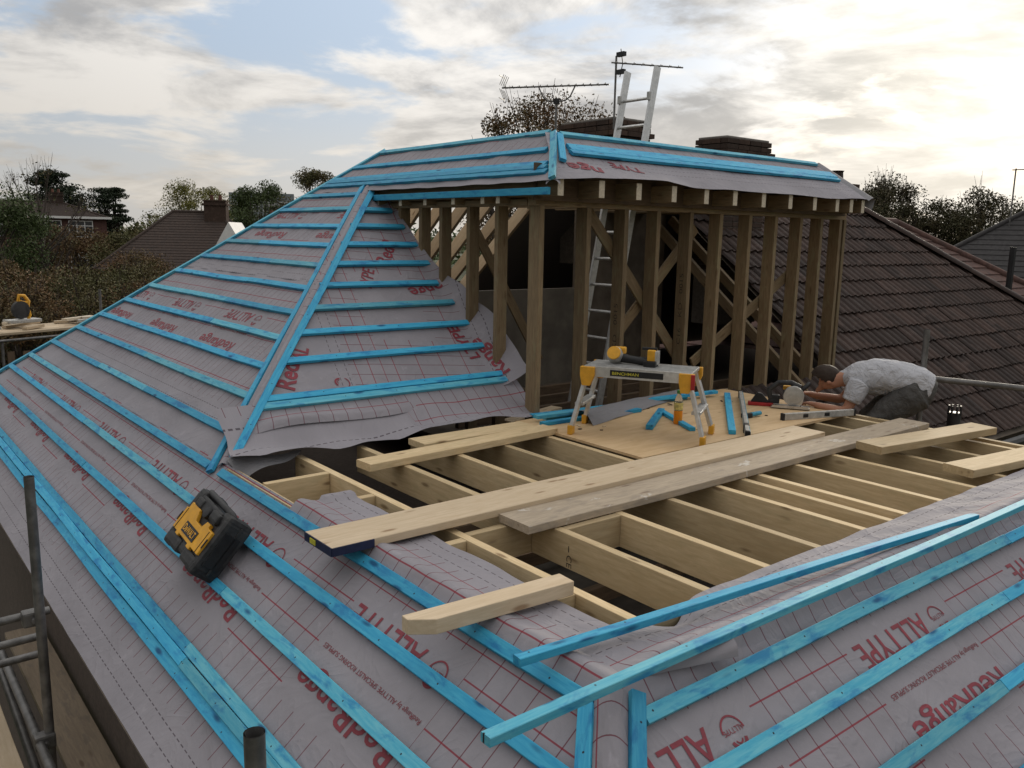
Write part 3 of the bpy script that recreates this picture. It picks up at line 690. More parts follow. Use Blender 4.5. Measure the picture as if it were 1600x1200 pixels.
# ------------------------------------------------------------------ aerials
def yagi(label, base, mast_top, a, b, n, el, cup=False, refl=1):
    c = empty('television_aerial', base, label, 'aerial'); g = M['galv']
    t = MB(); t.tube([base, (base[0], base[1], mast_top)], .013, 8); t.build('mast', g, c, auto=40)
    a = Vector(a); b = Vector(b); d = (b - a).normalized(); t = MB(); t.tube([a, b], .009, 6); bo = t.build('boom', g, c)
    sd_ = Vector((0, 0, 1)).cross(d).normalized()
    for i in range(n):
        p = a.lerp(b, (i + .5) / n); t = MB(); t.tube([p - sd_ * el, p + sd_ * el], .0045, 5); t.tube([p, p + Vector((0, 0, .02))], .006, 5); t.build('element', g, c)
    e = a if refl < 0 else b
    if refl:
        t = MB()
        for k in (-1, 1):
            for q in (-.09, -.03, .03, .09): t.tube([e + Vector((0, 0, k * .02)) + sd_ * q, e + Vector((0, 0, k * .13)) + sd_ * q - d * .05 * (1 if refl > 0 else -1)], .004, 5)
            t.tube([e + Vector((0, 0, k * .12)) + sd_ * .1, e + Vector((0, 0, k * .12)) - sd_ * .1], .005, 5)
        t.build('reflector', M['aludull'], c)
    if cup:
        mp = Vector((base[0], base[1], mast_top)); t = MB(); pts = []
        for i in range(9):
            k = i / 8; x = (k - .5) * .42; pts.append(mp + d * x + Vector((0, 0, .16 * (abs(k - .5) * 2) ** 4 + .0)))
        t.tube(pts, .008, 6); t.build('cradle', g, c); t = MB(); t.box(mp, (.05, .05, .06)); t.build('clamp', M['black'], c)
    return c
yagi('long horizontal television aerial on a short mast left of the chimney', (4.83, 5.8, 2.1), 2.84, (4.46, 6.32, 3.0), (5.15, 5.30, 3.0), 15, .06, True, -1)
yagi('television aerial on a tall mast pointing right above the ladder', (5.93, 5.98, 2.6), 3.5, (5.80, 5.93, 3.40), (6.60, 5.51, 3.39), 8, .05, False, 0)
a2 = MB()
for k in (-1, 1): a2.tube([(5.93, 5.87, 3.40), (5.89, 5.87, 3.40 + k * .16)], .006, 5); a2.box((5.90, 5.87, 3.40 + k * .10), (.05, .12, .05))
o = a2.build('reflector', M['black'], bpy.data.objects['television_aerial.001'])

# ------------------------------------------------------------------ neighbouring tiled house
nb = empty('neighbour_house', (9.5, 6, -6.2), 'neighbouring house with a big dark ribbed concrete tile roof', 'house')
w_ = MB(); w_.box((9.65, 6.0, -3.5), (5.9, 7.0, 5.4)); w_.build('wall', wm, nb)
def tile_mesh():
    w, l, th = .30, .32, .012; mb_ = MB(); prof = []
    for i in range(13):
        x = w * i / 12; k = (i % 6) / 6; zz = .026 * max(0, math.sin(math.pi * min(1, k / .62))) if k < .62 else 0; prof.append((x, zz))
    vs = []
    for yy, dz in ((0, .028), (l, .0)):
        for x, zz in prof: vs.append((x, yy, zz + dz))
    for x, zz in prof: vs.append((x, 0, zz + .028 - th * 1.4))
    n = len(prof); fs = [(i, i + 1, n + i + 1, n + i) for i in range(n - 1)] + [(2 * n + i, 2 * n + i + 1, i + 1, i) for i in range(n - 1)]
    mb_.add(vs, fs); return mb_.mesh('roof_tile', M['tile'])
tm = tile_mesh(); ux = Vector((1, 0, 0)); uy = Vector((0, CS, SN)); un = Vector(nF)
deck = MB(); deck.add([(4.72, 2.2, (2.2 - HY) * T - .03), (14.2, 2.2, (2.2 - HY) * T - .03), (10.75, 5.55, (5.55 - HY) * T - .03), (6.45, 5.55, (5.55 - HY) * T - .03), (6.45, 3.15, -.05), (4.72, 3.15, -.05)], [(0, 1, 2, 3, 4, 5)])
rf = deck.build('roof', M['darkinside'], nb)
def hipx(y): return 10.75 + (5.55 - y) * 1.12
far_tiles = MB(); cnt = 0; spots = []
gy = .225; y = 2.22; row = 0
while y < 5.5:
    x = 4.72 if y < 3.0 else 6.47
    while x + .15 < hipx(y):
        spots.append((x, y, row)); x += .30
    y += gy; row += 1
spots.sort(key=lambda s: (s[0] + 1.75) ** 2 + (s[1] + 1.66) ** 2)
rest = MB()
for i, (x, y, row) in enumerate(spots):
    Mx = frame((x + random.uniform(-.005, .005), y + random.uniform(-.008, .008), (y - HY) * T + random.uniform(-.002, .004)), ux, un)
    if i < 290:
        o = bpy.data.objects.new('roof_tile', tm); link(o, rf, Mx)
    else:
        rest.add([v.co for v in tm.vertices], [tuple(p.vertices) for p in tm.polygons], Mx)
if rest.v: tag(rest.build('roof_tile', M['tile'], rf), kind='stuff')
k = 0; pts = [Vector((hipx(y_), y_, (y_ - HY) * T + .03)) for y_ in lin(5.55, 2.2, .30)]
for a, b in zip(pts[:-1], pts[1:]):
    t = MB(); d = (b - a).normalized(); sdv = d.cross(Vector((0, 0, 1))).normalized(); upv = sdv.cross(d)
    vs = []
    for q, rr in ((a, .105), (b + d * .02, .115)):
        for i in range(9): th = math.pi * i / 8; vs.append(q + sdv * math.cos(th) * rr + upv * (math.sin(th) * rr * .75))
    t.add(vs, [(i, i + 1, 10 + i, 9 + i) for i in range(8)] + [tuple(range(9)), tuple(range(9, 18))]); t.build('ridge_tile', M['tile'], rf, auto=50)
hb_ = MB(); hb_.add([(10.75, 5.55, 1.87), (14.2, 2.2, -.8), (14.2, 9.4, -.8), (10.9, 6.2, 1.9), (6.45, 5.55, 1.85), (6.45, 6.4, 1.9)], [(0, 1, 2, 3), (0, 3, 5, 4)]); hb_.build('side_roof', M['tile'], nb)
gt = MB(); gt.tube([(4.75, 2.12, -.86), (14.3, 2.12, -.86)], .055, 8); gt.build('gutter', M['black'], nb)

def gable_house(name, label, c, ang, L, W, ze, zr, wallm, roofm, hip=0.0, oh=.35, cat='house', zg=-6.2, courses=True):
    """box house with a pitched roof built up in tile courses; local x runs along the ridge"""
    h = empty(name, (c[0], c[1], zg), label, cat); Mx = Matrix.Translation((c[0], c[1], 0)) @ Matrix.Rotation(R(ang), 4, 'Z')
    w = MB(); w.box((0, 0, (zg + ze) / 2), (L, W, ze - zg), Mx)
    if hip == 0:
        for sx in (-1, 1): w.add([(sx * L / 2, -W / 2, ze), (sx * L / 2, W / 2, ze), (sx * L / 2, 0, zr - .12)], [(0, 1, 2)], Mx)
    w.build('wall', wallm, h)
    r_ = MB(); n = 22 if courses else 1
    a, b = L / 2 + oh, W / 2 + oh; hr = a - hip if hip else a
    for sy in (-1, 1):
        for i in range(n):
            t0, t1 = i / n, (i + 1) / n; lf = .03
            def P(sx, t, up): xx = a + (hr - a) * t; return (sx * xx, sy * b * (1 - t), ze - .15 + (zr - ze + .15) * t + up)
            r_.add([P(-1, t0, lf), P(1, t0, lf), P(1, t1, 0), P(-1, t1, 0), P(-1, t0, -.01), P(1, t0, -.01)], [(0, 1, 2, 3), (4, 5, 1, 0)], Mx)
    if hip:
        for sx in (-1, 1):
            for i in range(n):
                t0, t1 = i / n, (i + 1) / n
                def Q(sy, t, up): return (sx * (a + (hr - a) * t), sy * b * (1 - t), ze - .15 + (zr - ze + .15) * t + up)
                r_.add([Q(-1, t0, .03), Q(1, t0, .03), Q(1, t1, 0), Q(-1, t1, 0), Q(-1, t0, -.01), Q(1, t0, -.01)], [(0, 1, 2, 3), (4, 5, 1, 0)], Mx)
    ro = r_.build('roof', roofm, h)
    t = MB(); t.tube([Mx @ Vector((-hr, 0, zr)), Mx @ Vector((hr, 0, zr))], .11, 8); 
    if hip:
        for sx in (-1, 1):
            for sy in (-1, 1): t.tube([Mx @ Vector((sx * hr, 0, zr)), Mx @ Vector((sx * a, sy * b, ze - .12))], .10, 8)
    t.build('ridge', roofm, ro, auto=50)
    return h, Mx
def window(h, Mx, x, y, z, w, hh, nrm_y, n=3, fr_m=None, ax='y'):
    """framed casement on a wall whose outside looks along local -y (nrm_y=-1), +y or +/-x"""
    fm = fr_m or M['white']; rot = {('y', -1): 0, ('y', 1): 180, ('x', -1): -90, ('x', 1): 90}[(ax, nrm_y)]
    W_ = Mx @ Matrix.Translation((x, y, z)) @ Matrix.Rotation(R(rot), 4, 'Z')
    g = MB(); g.box((0, -.01, 0), (w, .03, hh)); wi = g.build('window', M['glass'], h, W_)
    f = MB()
    for i in range(n + 1): f.box((-w / 2 + w * i / n, -.04, 0), (.07, .06, hh + .07))
    for zz in (-hh / 2, hh / 2, hh * .2): f.box((0, -.045, zz), (w + .07, .06, .07))
    f.build('frame', fm, wi, W_); return wi
gl = NT('window glass', .08, 0, .8); gl.col((.03, .035, .04)); M['glass'] = gl.m
M['roofbrown'] = plain('brown plain tile roof', (.05, .034, .027), .9, 0, .35, 9, .5, dirt=(.04, .03, .025))
M['roofred'] = plain('red plain tile roof', (.15, .07, .05), .9, 0, .35, 9, .5, dirt=(.08, .045, .035))
M['roofdull'] = plain('dull red tile roof', (.085, .045, .036), .9, 0, .35, 9, .5, dirt=(.05, .03, .026))
M['roofdark'] = plain('dark slate roof', (.045, .042, .042), .85, 0, .3, 9, .4)
M['render'] = plain('pale rendered wall', (.52, .50, .47), .9, 0, .1, 3, .2)
M['brickwall'] = plain('red brick wall', (.10, .05, .042), .9, 0, .3, 12, .4)
def small_stack(h, Mx, x, y, z0, z1, w=.9, d=.6, m='brickdark'):
    c = MB(); c.box((x, y, (z0 + z1) / 2), (w, d, z1 - z0), Mx); c.box((x, y, z1 - .18), (w + .16, d + .16, .12), Mx); c.box((x, y, z1 + .04), (w + .08, d + .08, .08), Mx)
    s_ = c.build('chimney_stack', M[m], h)
    for q in (-.25, .25):
        p = MB(); p.lathe([(.12, 0), (.10, .3), (.12, .32)], 10, Mx @ Matrix.Translation((x + q, y, z1 + .08))); p.build('chimney_pot', M['tilered'], s_, auto=40)
# brown roofed house on the left, ridge going away to the right
h, Mx = gable_house('brown_roof_house', 'white rendered house with steep brown tiled roof beyond the left hip', (16.6, 52.5, 0), -32, 8.5, 9.0, -.9, 2.35, M['render'], M['roofbrown'], hip=3.2)
small_stack(h, Mx, 1.3, -.4, 1.6, 3.0, 1.3, .9); window(h, Mx, -2.2, -4.52, -2.3, 1.6, 1.2, -1); window(h, Mx, 2.0, -4.52, -2.3, 1.6, 1.2, -1)
gb = MB(); gb.add([(1.4, -4.95, -.9), (4.4, -4.95, -.9), (2.9, -4.95, 1.75), (1.4, -1, -.9), (4.4, -1, -.9), (2.9, -1, 1.75)], [(0, 1, 2), (0, 2, 5, 3), (1, 4, 5, 2)], Mx); gb.build('gable', M['white'], h)
h, Mx = gable_house('red_brick_house', 'far red brick house with white windows behind the brown trees', (13.2, 88, 0), -12, 13, 8, 2.2, 3.5, M['brickwall'], M['roofbrown'], hip=4)
for x in (-5.0, -2.6, 1.9, 4.4): window(h, Mx, x, -4.02, 1.1, 1.9, 1.4, -1, 3)
for x in (-5.0, -2.6, 1.9, 4.4): window(h, Mx, x, -4.02, -1.7, 1.9, 1.4, -1, 3)
t = MB(); t.box((0, -4.4, 2.1), (13.9, .12, .2), Mx); t.build('fascia', M['white'], h)
small_stack(h, Mx, 2.5, 0, 2.8, 4.3, 1.2, .8, 'brickdark')
h, Mx = gable_house('distant_red_roof_house', 'distant house with red tiled roof between the conifer and the yellow tree', (26, 80, 0), -15, 9, 8, -1.6, .9, M['brickwall'], M['roofred'], hip=2.5); small_stack(h, Mx, -2, 0, .4, 1.9)
h, Mx = gable_house('gabled_red_house', 'house with orange red roof tucked behind the white gable', (23, 56, 0), 60, 9, 7, -.7, 1.6, M['brickwall'], M['roofred'], hip=2.0); small_stack(h, Mx, 0, 0, 1.0, 2.3)
# flat grey block on the skyline
fb = empty('far_block', (52, 118, -6.2), 'flat grey office block on the skyline behind the brown roof', 'building'); Mx = Matrix.Translation((50, 122, 0)) @ Matrix.Rotation(R(-25), 4, 'Z')
t = MB(); t.box((0, 0, 0), (9, 8, 13), Mx); t.build('wall', plain('grey cladding', (.22, .24, .26), .6), fb)
for i in range(4):
    for j in range(2): window(fb, Mx, -3.4 + 2.2 * i, -4.02, 2.0 + 2.6 * j, 1.6, 1.3, -1, 2)
# red roof beyond the neighbour and dark hipped house at far right
h, Mx = gable_house('red_tiled_house', 'house with dull red tiled roof just beyond the dark ribbed roof', (17.3, 8.6, 0), 0, 9.5, 9.5, -1.2, 1.8, M['brickwall'], M['roofdull'], hip=4.4)
vp = MB(); vp.tube([(18.6, 6.2, .3), (18.6, 6.2, 1.3)], .07, 8); vp.build('vent_pipe', M['black'], h)
h, Mx = gable_house('dark_hipped_house', 'dark hipped roof house with a chimney at the far right', (35, 11.5, 0), 8, 13, 10, -1.2, 2.55, M['brickwall'], M['roofdark'], hip=4.0)
small_stack(h, Mx, .9, -1.0, 1.6, 3.35, 1.0, .8); 
ae = empty('television_aerial', (31.5, 11.4, 2.2), 'thin television aerial on the far right skyline', 'aerial'); t = MB(); t.tube([(31.5, 11.4, 2.0), (31.5, 11.4, 4.0)], .025, 6); t.build('mast', M['galv'], ae)
t = MB(); t.tube([(31.45, 11.5, 3.95), (32.1, 10.4, 4.0)], .02, 5)
for i in range(6): q = Vector((31.5, 11.4, 3.96)).lerp(Vector((32.1, 10.4, 4.0)), i / 5); t.tube([q + Vector((-.15, -.09, 0)), q + Vector((.15, .09, 0))], .012, 4)
t.build('boom', M['galv'], ae)
ns = empty('chimney', (9.9, 6.3, 1.2), 'small brick chimney just past the right end of the dormer roof', 'chimney'); 
t = MB(); t.box((13.0, 7.2, 1.5), (.55, .55, 1.6)); t.box((13.0, 7.2, 2.2), (.68, .68, .1)); t.box((13.0, 7.2, 2.34), (.6, .6, .1)); t.build('stack', M['brickdark'], ns); t = MB(); t.lathe([(.13, 2.38), (.11, 2.6), (.13, 2.63)], 10, Matrix.Translation((13.0, 7.2, 0))); t.build('chimney_pot', M['tile'], ns)
# ------------------------------------------------------------------ boards and sheet on the flat roof
def lf(x, y, z):
    """where a point seen at deck level lies when it is z above the deck"""
    k = (1.365 - z) / 1.365; return Vector((-1.7485 + (x + 1.7485) * k, -1.6578 + (y + 1.6578) * k, z))
def single(o, label, cat, group=None): return tag(o, label, cat, group)
def plank(label, a, b, w, th, z, mat, name='plank', cat='plank'):
    p0 = lf(a[0], a[1], z + th); p1 = lf(b[0], b[1], z + th); p0.z = p1.z = z + th / 2
    return single(beam(name, p0, p1, w, th, mat, None, bow=.004, ch=.003), label, cat)
pl = MB(); pl.box((0, 0, 0), (2.44, 1.26, .018)); p_ = pl.build('plywood_sheet', M['ply'], None, Matrix.Translation((3.32, 2.44, .0105)))
single(p_, 'pale plywood sheet laid as a working deck on the joists', 'plywood')
def chips(): 
    for i in range(14):
        x, y = random.uniform(2.3, 4.4), random.uniform(1.95, 2.9); t = MB(); t.box((0, 0, 0), (random.uniform(.02, .06), random.uniform(.008, .02), .006))
        o = t.build('wood_chip', M['oldwood'] if i % 2 else M['plank'], p_, Matrix.Translation((x, y, .0235)) @ Matrix.Rotation(random.random() * 3, 4, 'Z'))
chips()
a = plank('long clean sawn plank with a dark blue painted end lying across the joists', (-.13, 1.71), (3.79, 1.725), .25, .038, .03, M['plank'])
e = MB(); e.box((0, 0, 0), (.004, .25, .038)); e.build('painted_end', M['inkblue'], a, frame(WM[a.name].translation + Vector((-.002, 0, 0)), (1, .004, 0), (0, 0, 1)))
e = MB(); e.box((0, 0, 0), (.20, .004, .037)); e.build('painted_edge', M['inkblue'], a, Matrix.Translation(WM[a.name].translation + Vector((.10, -.1275, 0))))
e = MB(); e.box((0, 0, 0), (.004, .05, .022)); e.build('stamp', M['yellowmark'], a, Matrix.Translation(WM[a.name].translation + Vector((-.0065, .04, 0))))
b = plank('weathered scaffold board spattered with white paint beside the clean plank', (.75, 1.40), (4.76, 1.42), .225, .04, .004, M['painted'])
plank('short plank lying in front of the felt at the left end of the joists', (.68, 2.76), (2.26, 2.86), .15, .045, .004, M['joist'])
plank('wide pale plank tucked behind the short plank against the felt', (1.22, 3.02), (2.18, 3.02), .19, .04, .004, M['joist'])
plank('thick plank resting over the far end of the scaffold board', (3.72, 1.22), (5.06, 1.03), .19, .05, .046, M['joist'])
plank('plank on the joists at the right edge of the picture', (3.63, .585), (5.3, .36), .19, .05, .004, M['joist'])
# chamfered block on the near left edge
bp = Vector((-.33, .63, .058)); bd = Vector((.70, -.045, 0)); Mb = frame(bp, bd, (0, 0, 1)); t = MB()
t.prism([(.0, .045), (.68, .045), (.68, -.045), (.085, -.045), (.0, .005)], -.028, .028, Mb)
o = t.build('timber_block', M['plank'], None, None, bevel=.003); single(o, 'chunky offcut of timber with a chamfered end on the near roof edge', 'timber')
def lbat(label, a, b, z, mat, w=.05, h=.026, grp=None):
    p0 = lf(a[0], a[1], z + h); p1 = lf(b[0], b[1], z + h); p0.z = z + h / 2; p1.z = z + h / 2
    return single(beam('loose_batten', p0, p1, w, h, mat, None, bow=.004), label, 'batten', grp)
lbat('loose blue batten lying along the ends of the open joists', (-.09, .345), (2.74, .11), .045, B, .040, .028)
lbat('long loose blue batten poking out over the left slope at the near corner', (-.44, .055), (4.4, .03), .060, BP, .042, .028)
# --- pile of battens beside the steps
for i, (a_, b_, z, lab) in enumerate([((2.42, 3.26), (4.05, 3.10), .02, 'longest blue batten in the pile behind the steps'), ((2.45, 3.14), (3.4, 3.02), .02, 'blue batten second in the pile behind the steps'), ((2.30, 3.0), (3.3, 2.95), .021, 'blue batten lying nearest in the pile behind the steps'), ((3.55, 3.22), (4.5, 3.12), .047, 'short blue batten at the far end of the pile'), ((2.42, 3.20), (3.2, 3.12), .047, 'pale blue batten on top of the pile behind the steps')]):
    lbat(lab, a_, b_, z, [B, BP, B, B, BP][i], .05, .026, 'blue battens piled by the steps')
lbat('stubby blue batten offcut left of the drink bottle', (2.90, 2.48), (3.46, 2.86), .021, B, .05, .035)
lbat('blue batten offcut lying behind the drink bottle', (3.10, 2.24), (3.40, 2.80), .021, B, .045, .025)
# --- scrap of underlay
def scrap(s, t):
    x = 2.46 + 1.62 * s; y = 2.62 + .42 * s + (.36 - .16 * s) * t; z = .024 + .075 * math.sin(math.pi * min(1, t * 1.1)) * (1 - .5 * s) + .01 * fbm(x * 3, y * 3, 1, 81)
    return Vector((x + .1 * t, y, z))
single(grid_sheet('underlay_scrap', scrap, 30, 14, M['feltplain'], None, lambda s, t: (s, t)), 'buckled grey scrap of underlay under the steps', 'underlay')

# ------------------------------------------------------------------ folding step-up platform
hop = empty('work_platform', (2.60, 2.30, .02), 'folding aluminium step-up platform with yellow corners on the plywood', 'platform')
feet = [lf(2.225, 2.60, .02), lf(2.715, 1.84, .02), lf(3.06, 2.04, .02), lf(2.55, 2.80, .02)]
c = sum(feet, Vector()) / 4; ax = Vector((.50, -.866, 0)).normalized(); sdv = Vector((.866, .50, 0)); zt = .485
ctop = c + Vector((-.02, .0, 0))
tl = .335; tw = .135
top = [ctop + ax * s * tl + sdv * q * tw for s, q in ((-1, -1), (1, -1), (1, 1), (-1, 1))]
for p in top: p.z = zt
pf = MB(); Mt = frame((ctop.x, ctop.y, zt), ax, (0, 0, 1)); pf.box((0, 0, .0), (2 * tl + .06, 2 * tw + .05, .022)); plat = pf.build('tread_deck', M['aludull'], hop, Mt, bevel=.003)
for k in range(9): t = MB(); t.box((0, -.135 + .034 * k, .0125), (2 * tl + .05, .012, .004)); t.build('grip_strip', M['alu'], plat, Mt)
for q in (-1, 1): t = MB(); t.box((0, q * (tw + .028), -.025), (2 * tl + .05, .006, .07)); t.build('side_rail', M['alu'], plat, Mt)
lb = MB(); lb.box((.0, -(tw + .0325), -.025), (.36, .003, .04)); lbl = lb.build('label_strip', M['black'], plat, Mt)
vt, ft = text_mesh('BENCHMAN', .02, .18, .01)
tx = MB(); tx.add([(x - .16, -(tw + .0346), y - .035) for x, y in ()], []); 
tx.add([(x - .165, -(tw + .0347), y - .036) for x, y in vt], ft); tx.build('lettering', M['yellowmark'], lbl, Mt)
for i, (f_, p) in enumerate(zip(feet, top)):
    fm = f_.copy(); fm.z = .055; d = (p - fm).normalized()
    l_ = beam('leg', fm, p - d * .02, .055, .025, M['alu'], hop, up=ax, bow=.0003)
    t = MB(); t.box((0, 0, 0), (.07, .035, .065), ch=.006); t.build('rubber_foot', M['amber'], l_, frame(Vector((f_.x, f_.y, .052)), sdv, (0, 0, 1)))
    t = MB(); t.prism([(-.05, .0), (.05, .0), (.05, -.06), (.02, -.13), (-.035, -.13), (-.05, -.06)], -.02, .02, Matrix.Rotation(R(90), 4, 'X'))
    hh = t.build('hinge_cover', M['amber'], l_, frame(p + Vector((0, 0, .008)) - sdv * (.034 if i < 2 else -.034), ax, (0, 0, 1)), bevel=.004)
    if i == 1: t = MB(); t.box((.045, -.03, -.05), (.025, .02, .10), ch=.004); t.build('latch', M['redp'], hh, WM[hh.name])
for i, j in ((0, 3), (1, 2)):
    for k in (.45,): 
        a_ = feet[i].lerp(top[i], k); b_ = feet[j].lerp(top[j], k); beam('step', a_, b_, .06, .02, M['alu'], hop, bow=0)
# --- cordless tool on the platform
dr = empty('cordless_tool', (ctop.x, ctop.y, zt + .012), 'yellow and black cordless nailer lying on the step-up platform', 'power tool')
Md = frame(Vector((ctop.x, ctop.y, zt + .07)) - ax * .19 + sdv * .01, ax, (0, 0, 1))
t = MB(); t.lathe([(.02, -.06), (.05, -.055), (.058, -.02), (.058, .02), (.05, .055), (.02, .06)], 18, Md @ Matrix.Rotation(R(65), 4, 'X')); bd_ = t.build('motor_housing', M['aludull'], dr, auto=35)
t = MB(); t.lathe([(.02, .056), (.048, .058), (.046, .068), (.015, .07)], 18, Md @ Matrix.Rotation(R(65), 4, 'X')); t.build('housing_cap', M['yellow'], bd_, auto=35)
t = MB(); t.box((.02, .02, .035), (.09, .07, .05), Md, ch=.012); t.build('top_cover', M['yellow'], bd_)
t = MB(); t.tube([Md @ Vector(p) for p in ((.04, 0, -.01), (.10, 0, -.02), (.17, 0, -.025), (.24, 0, -.03))], [.034, .028, .028, .034], 12); t.build('grip', M['black'], dr, auto=60)
t = MB(); t.box((.255, 0, .0), (.055, .085, .115), Md, ch=.008); ba = t.build('battery', M['yellow'], dr); t = MB(); t.box((.288, .0, .005), (.022, .08, .09), Md, ch=.004); t.build('battery_face', M['aludull'], ba)
t = MB(); t.box((.25, -.02, -.035), (.085, .10, .04), Md, ch=.008); t.box((.235, .0, .062), (.10, .03, .018), Md, ch=.004); t.build('battery_shoe', M['black'], dr)
# --- bottle
bo = empty('drink_bottle', tuple(lf(3.11, 2.39, .02)), 'plastic bottle half full of orange drink with a green cap', 'bottle'); pb = lf(3.11, 2.39, .02); Mo = Matrix.Translation(pb)
plc = NT('clear bottle plastic', .12, 0, .5); plc.col((.85, .85, .82)); plc.b.inputs['Transmission Weight'].default_value = .85; plc.b.inputs['IOR'].default_value = 1.2
ora = NT('orange drink', .3, 0, .4); ora.col((.85, .27, .01)); lbm = plain('printed bottle label', (.62, .50, .16), .5, 0, .35, 45)
t = MB(); t.lathe([(.030, .1005), (.032, .101), (.032, .15), (.031, .165), (.024, .195), (.014, .218), (.013, .232)], 20, Mo); t.build('bottle_wall', plc.m, bo, auto=60)
t = MB(); t.lathe([(.028, .0), (.032, .006), (.032, .098), (.0315, .1)], 20, Mo); t.build('drink', ora.m, bo, auto=60)
t = MB(); t.lathe([(.0328, .105), (.0331, .106), (.0331, .16), (.0328, .161)], 20, Mo); t.build('label', lbm, bo, auto=60)
t = MB(); t.lathe([(.0155, .226), (.0158, .228), (.0158, .247), (.012, .25)], 16, Mo); t.build('cap', plain('green cap', (.05, .22, .05), .5), bo, auto=50)
# --- blue pieces and levels on the deck
lv = empty('blue_level', tuple(lf(3.9, 2.4, .02)), 'blue and grey spirit level lying on the plywood right of the steps', 'spirit level')
p0, p1 = lf(4.60, 2.93, .06), lf(3.24, 1.86, .06); p0.z = p1.z = .05
dl_ = (p1 - p0); q0 = p0 + dl_ * .02; q1 = p0 + dl_ * .98; body = beam('beam_body', q0, q1, .026, .06, M['aludull'], lv, bow=0); off = Vector((dl_.y, -dl_.x, 0)).normalized()
beam('blue_face', q0 - off * .017, q1 - off * .017, .006, .05, M['teal'], lv, bow=0)
for k in (.85,): t = MB(); t.box((0, 0, 0), (.07, .04, .064), ch=.006); t.build('vial_block', M['black'], body, frame(q0.lerp(q1, k), dl_, (0, 0, 1)))
for k in (0, 1): t = MB(); t.box((0, 0, 0), (.03, .036, .066), ch=.006); t.build('end_cap', M['black'], body, frame(q0.lerp(q1, k), dl_, (0, 0, 1)))
lbat('blue batten lying alongside the blue spirit level', (4.50, 3.00), (3.28, 2.02), .021, B, .05, .03)
lv2 = empty('grey_level', tuple(lf(4.3, 2.0, .02)), 'grey spirit level lying in front of the kneeling man', 'spirit level')
p0, p1 = lf(4.02, 2.10, .05), lf(4.68, 1.88, .05); p0.z = p1.z = .045
b2 = beam('beam_body', p0, p1, .03, .05, M['aludull'], lv2, bow=0)
for k in (.3, .6): t = MB(); t.box((0, 0, 0), (.05, .034, .030), ch=.005); t.build('vial_block', M['black'], b2, frame(p0.lerp(p1, k), p1 - p0, (0, 0, 1)))
for k in (0, 1): t = MB(); t.box((0, 0, 0), (.02, .036, .056), ch=.005); t.build('end_cap', M['black'], b2, frame(p0.lerp(p1, k), p1 - p0, (0, 0, 1)))
tp = empty('hand_tool', tuple(lf(4.25, 2.47, .02)), 'small red and black hand plane on the plywood near the saw', 'hand tool'); q = lf(4.25, 2.47, .02); Mq = frame(q, (.6, -.8, 0), (0, 0, 1))
t = MB(); t.box((0, 0, .015), (.20, .07, .028), Mq, ch=.006); t.build('sole', M['redp'], tp); t = MB(); t.prism([(-.08, .028), (.07, .028), (.01, .10), (-.03, .11)], -.025, .025, Mq @ Matrix.Rotation(R(90), 4, 'X')); t.build('handle', M['black'], tp, bevel=.006)
cl = empty('clamp', tuple(lf(3.75, 2.22, .02)), 'small black and teal clamp on the plywood', 'clamp'); q = lf(3.72, 2.22, .02); Mq = frame(q, (.9, -.2, 0), (0, 0, 1))
t = MB(); t.box((0, 0, .02), (.09, .035, .035), Mq, ch=.006); t.build('jaw', M['black'], cl); t = MB(); t.tube([Mq @ Vector((.04, 0, .025)), Mq @ Vector((.15, .02, .025))], .017, 10); t.build('handle', M['teal'], cl)
# --- circular saw
cs = empty('circular_saw', tuple(lf(4.33, 2.26, .02)), 'circular saw with bright guard under the hands of the man', 'circular saw'); q = lf(4.36, 2.26, .02); Ms = frame(q, (.55, -.83, 0), (0, 0, 1))
Rx = Matrix.Rotation(R(90), 4, 'X')
t = MB(); t.box((0, 0, .012), (.30, .15, .006), Ms); t.box((0, -.07, .02), (.28, .006, .02), Ms); t.build('base_plate', M['steel'], cs)
t = MB(); t.lathe([(.03, -.012), (.078, -.012), (.082, 0), (.078, .025), (.04, .03)], 24, Ms @ Matrix.Translation((.02, -.02, .105)) @ Rx); gd = t.build('blade_guard', M['aludull'], cs, auto=35)
t = MB(); t.lathe([(.01, -.001), (.066, -.001), (.066, .001), (.01, .001)], 30, Ms @ Matrix.Translation((.03, -.045, .078)) @ Rx); t.build('blade', M['steel'], gd, auto=35)
t = MB(); t.lathe([(.02, 0), (.05, .005), (.052, .06), (.045, .11), (.02, .12)], 18, Ms @ Matrix.Translation((.0, .0, .11)) @ Matrix.Rotation(R(-90), 4, 'X')); mo = t.build('motor', M['black'], cs, auto=40)
t = MB(); t.lathe([(.01, -.02), (.03, -.018), (.034, -.008), (.03, 0)], 16, Ms @ Matrix.Translation((.03, -.03, .10)) @ Rx); t.box((-.03, -.035, .125), (.06, .02, .03), Ms, ch=.006); t.box((.075, -.035, .06), (.02, .02, .07), Ms, ch=.005); t.build('arbor_cover', M['black'], gd, auto=40)
t = MB(); t.box((-.02, .07, .155), (.09, .06, .03), Ms, ch=.008); t.build('motor_badge', M['yellow'], mo)
t = MB(); t.tube([Ms @ Vector(p) for p in ((-.16, .02, .07), (-.17, .02, .14), (-.10, .02, .20), (-.01, .02, .205), (.07, .02, .17))], [.02, .022, .021, .022, .024], 10); t.build('rear_handle', M['blackg'], cs, auto=60)
t = MB(); t.tube([Ms @ Vector(p) for p in ((.08, .02, .15), (.12, .02, .19), (.13, .06, .20))], .018, 10); t.build('front_knob', M['black'], cs, auto=60)
t = MB(); t.box((-.13, .045, .06), (.09, .07, .07), Ms, ch=.01); t.build('battery', M['blackg'], cs)

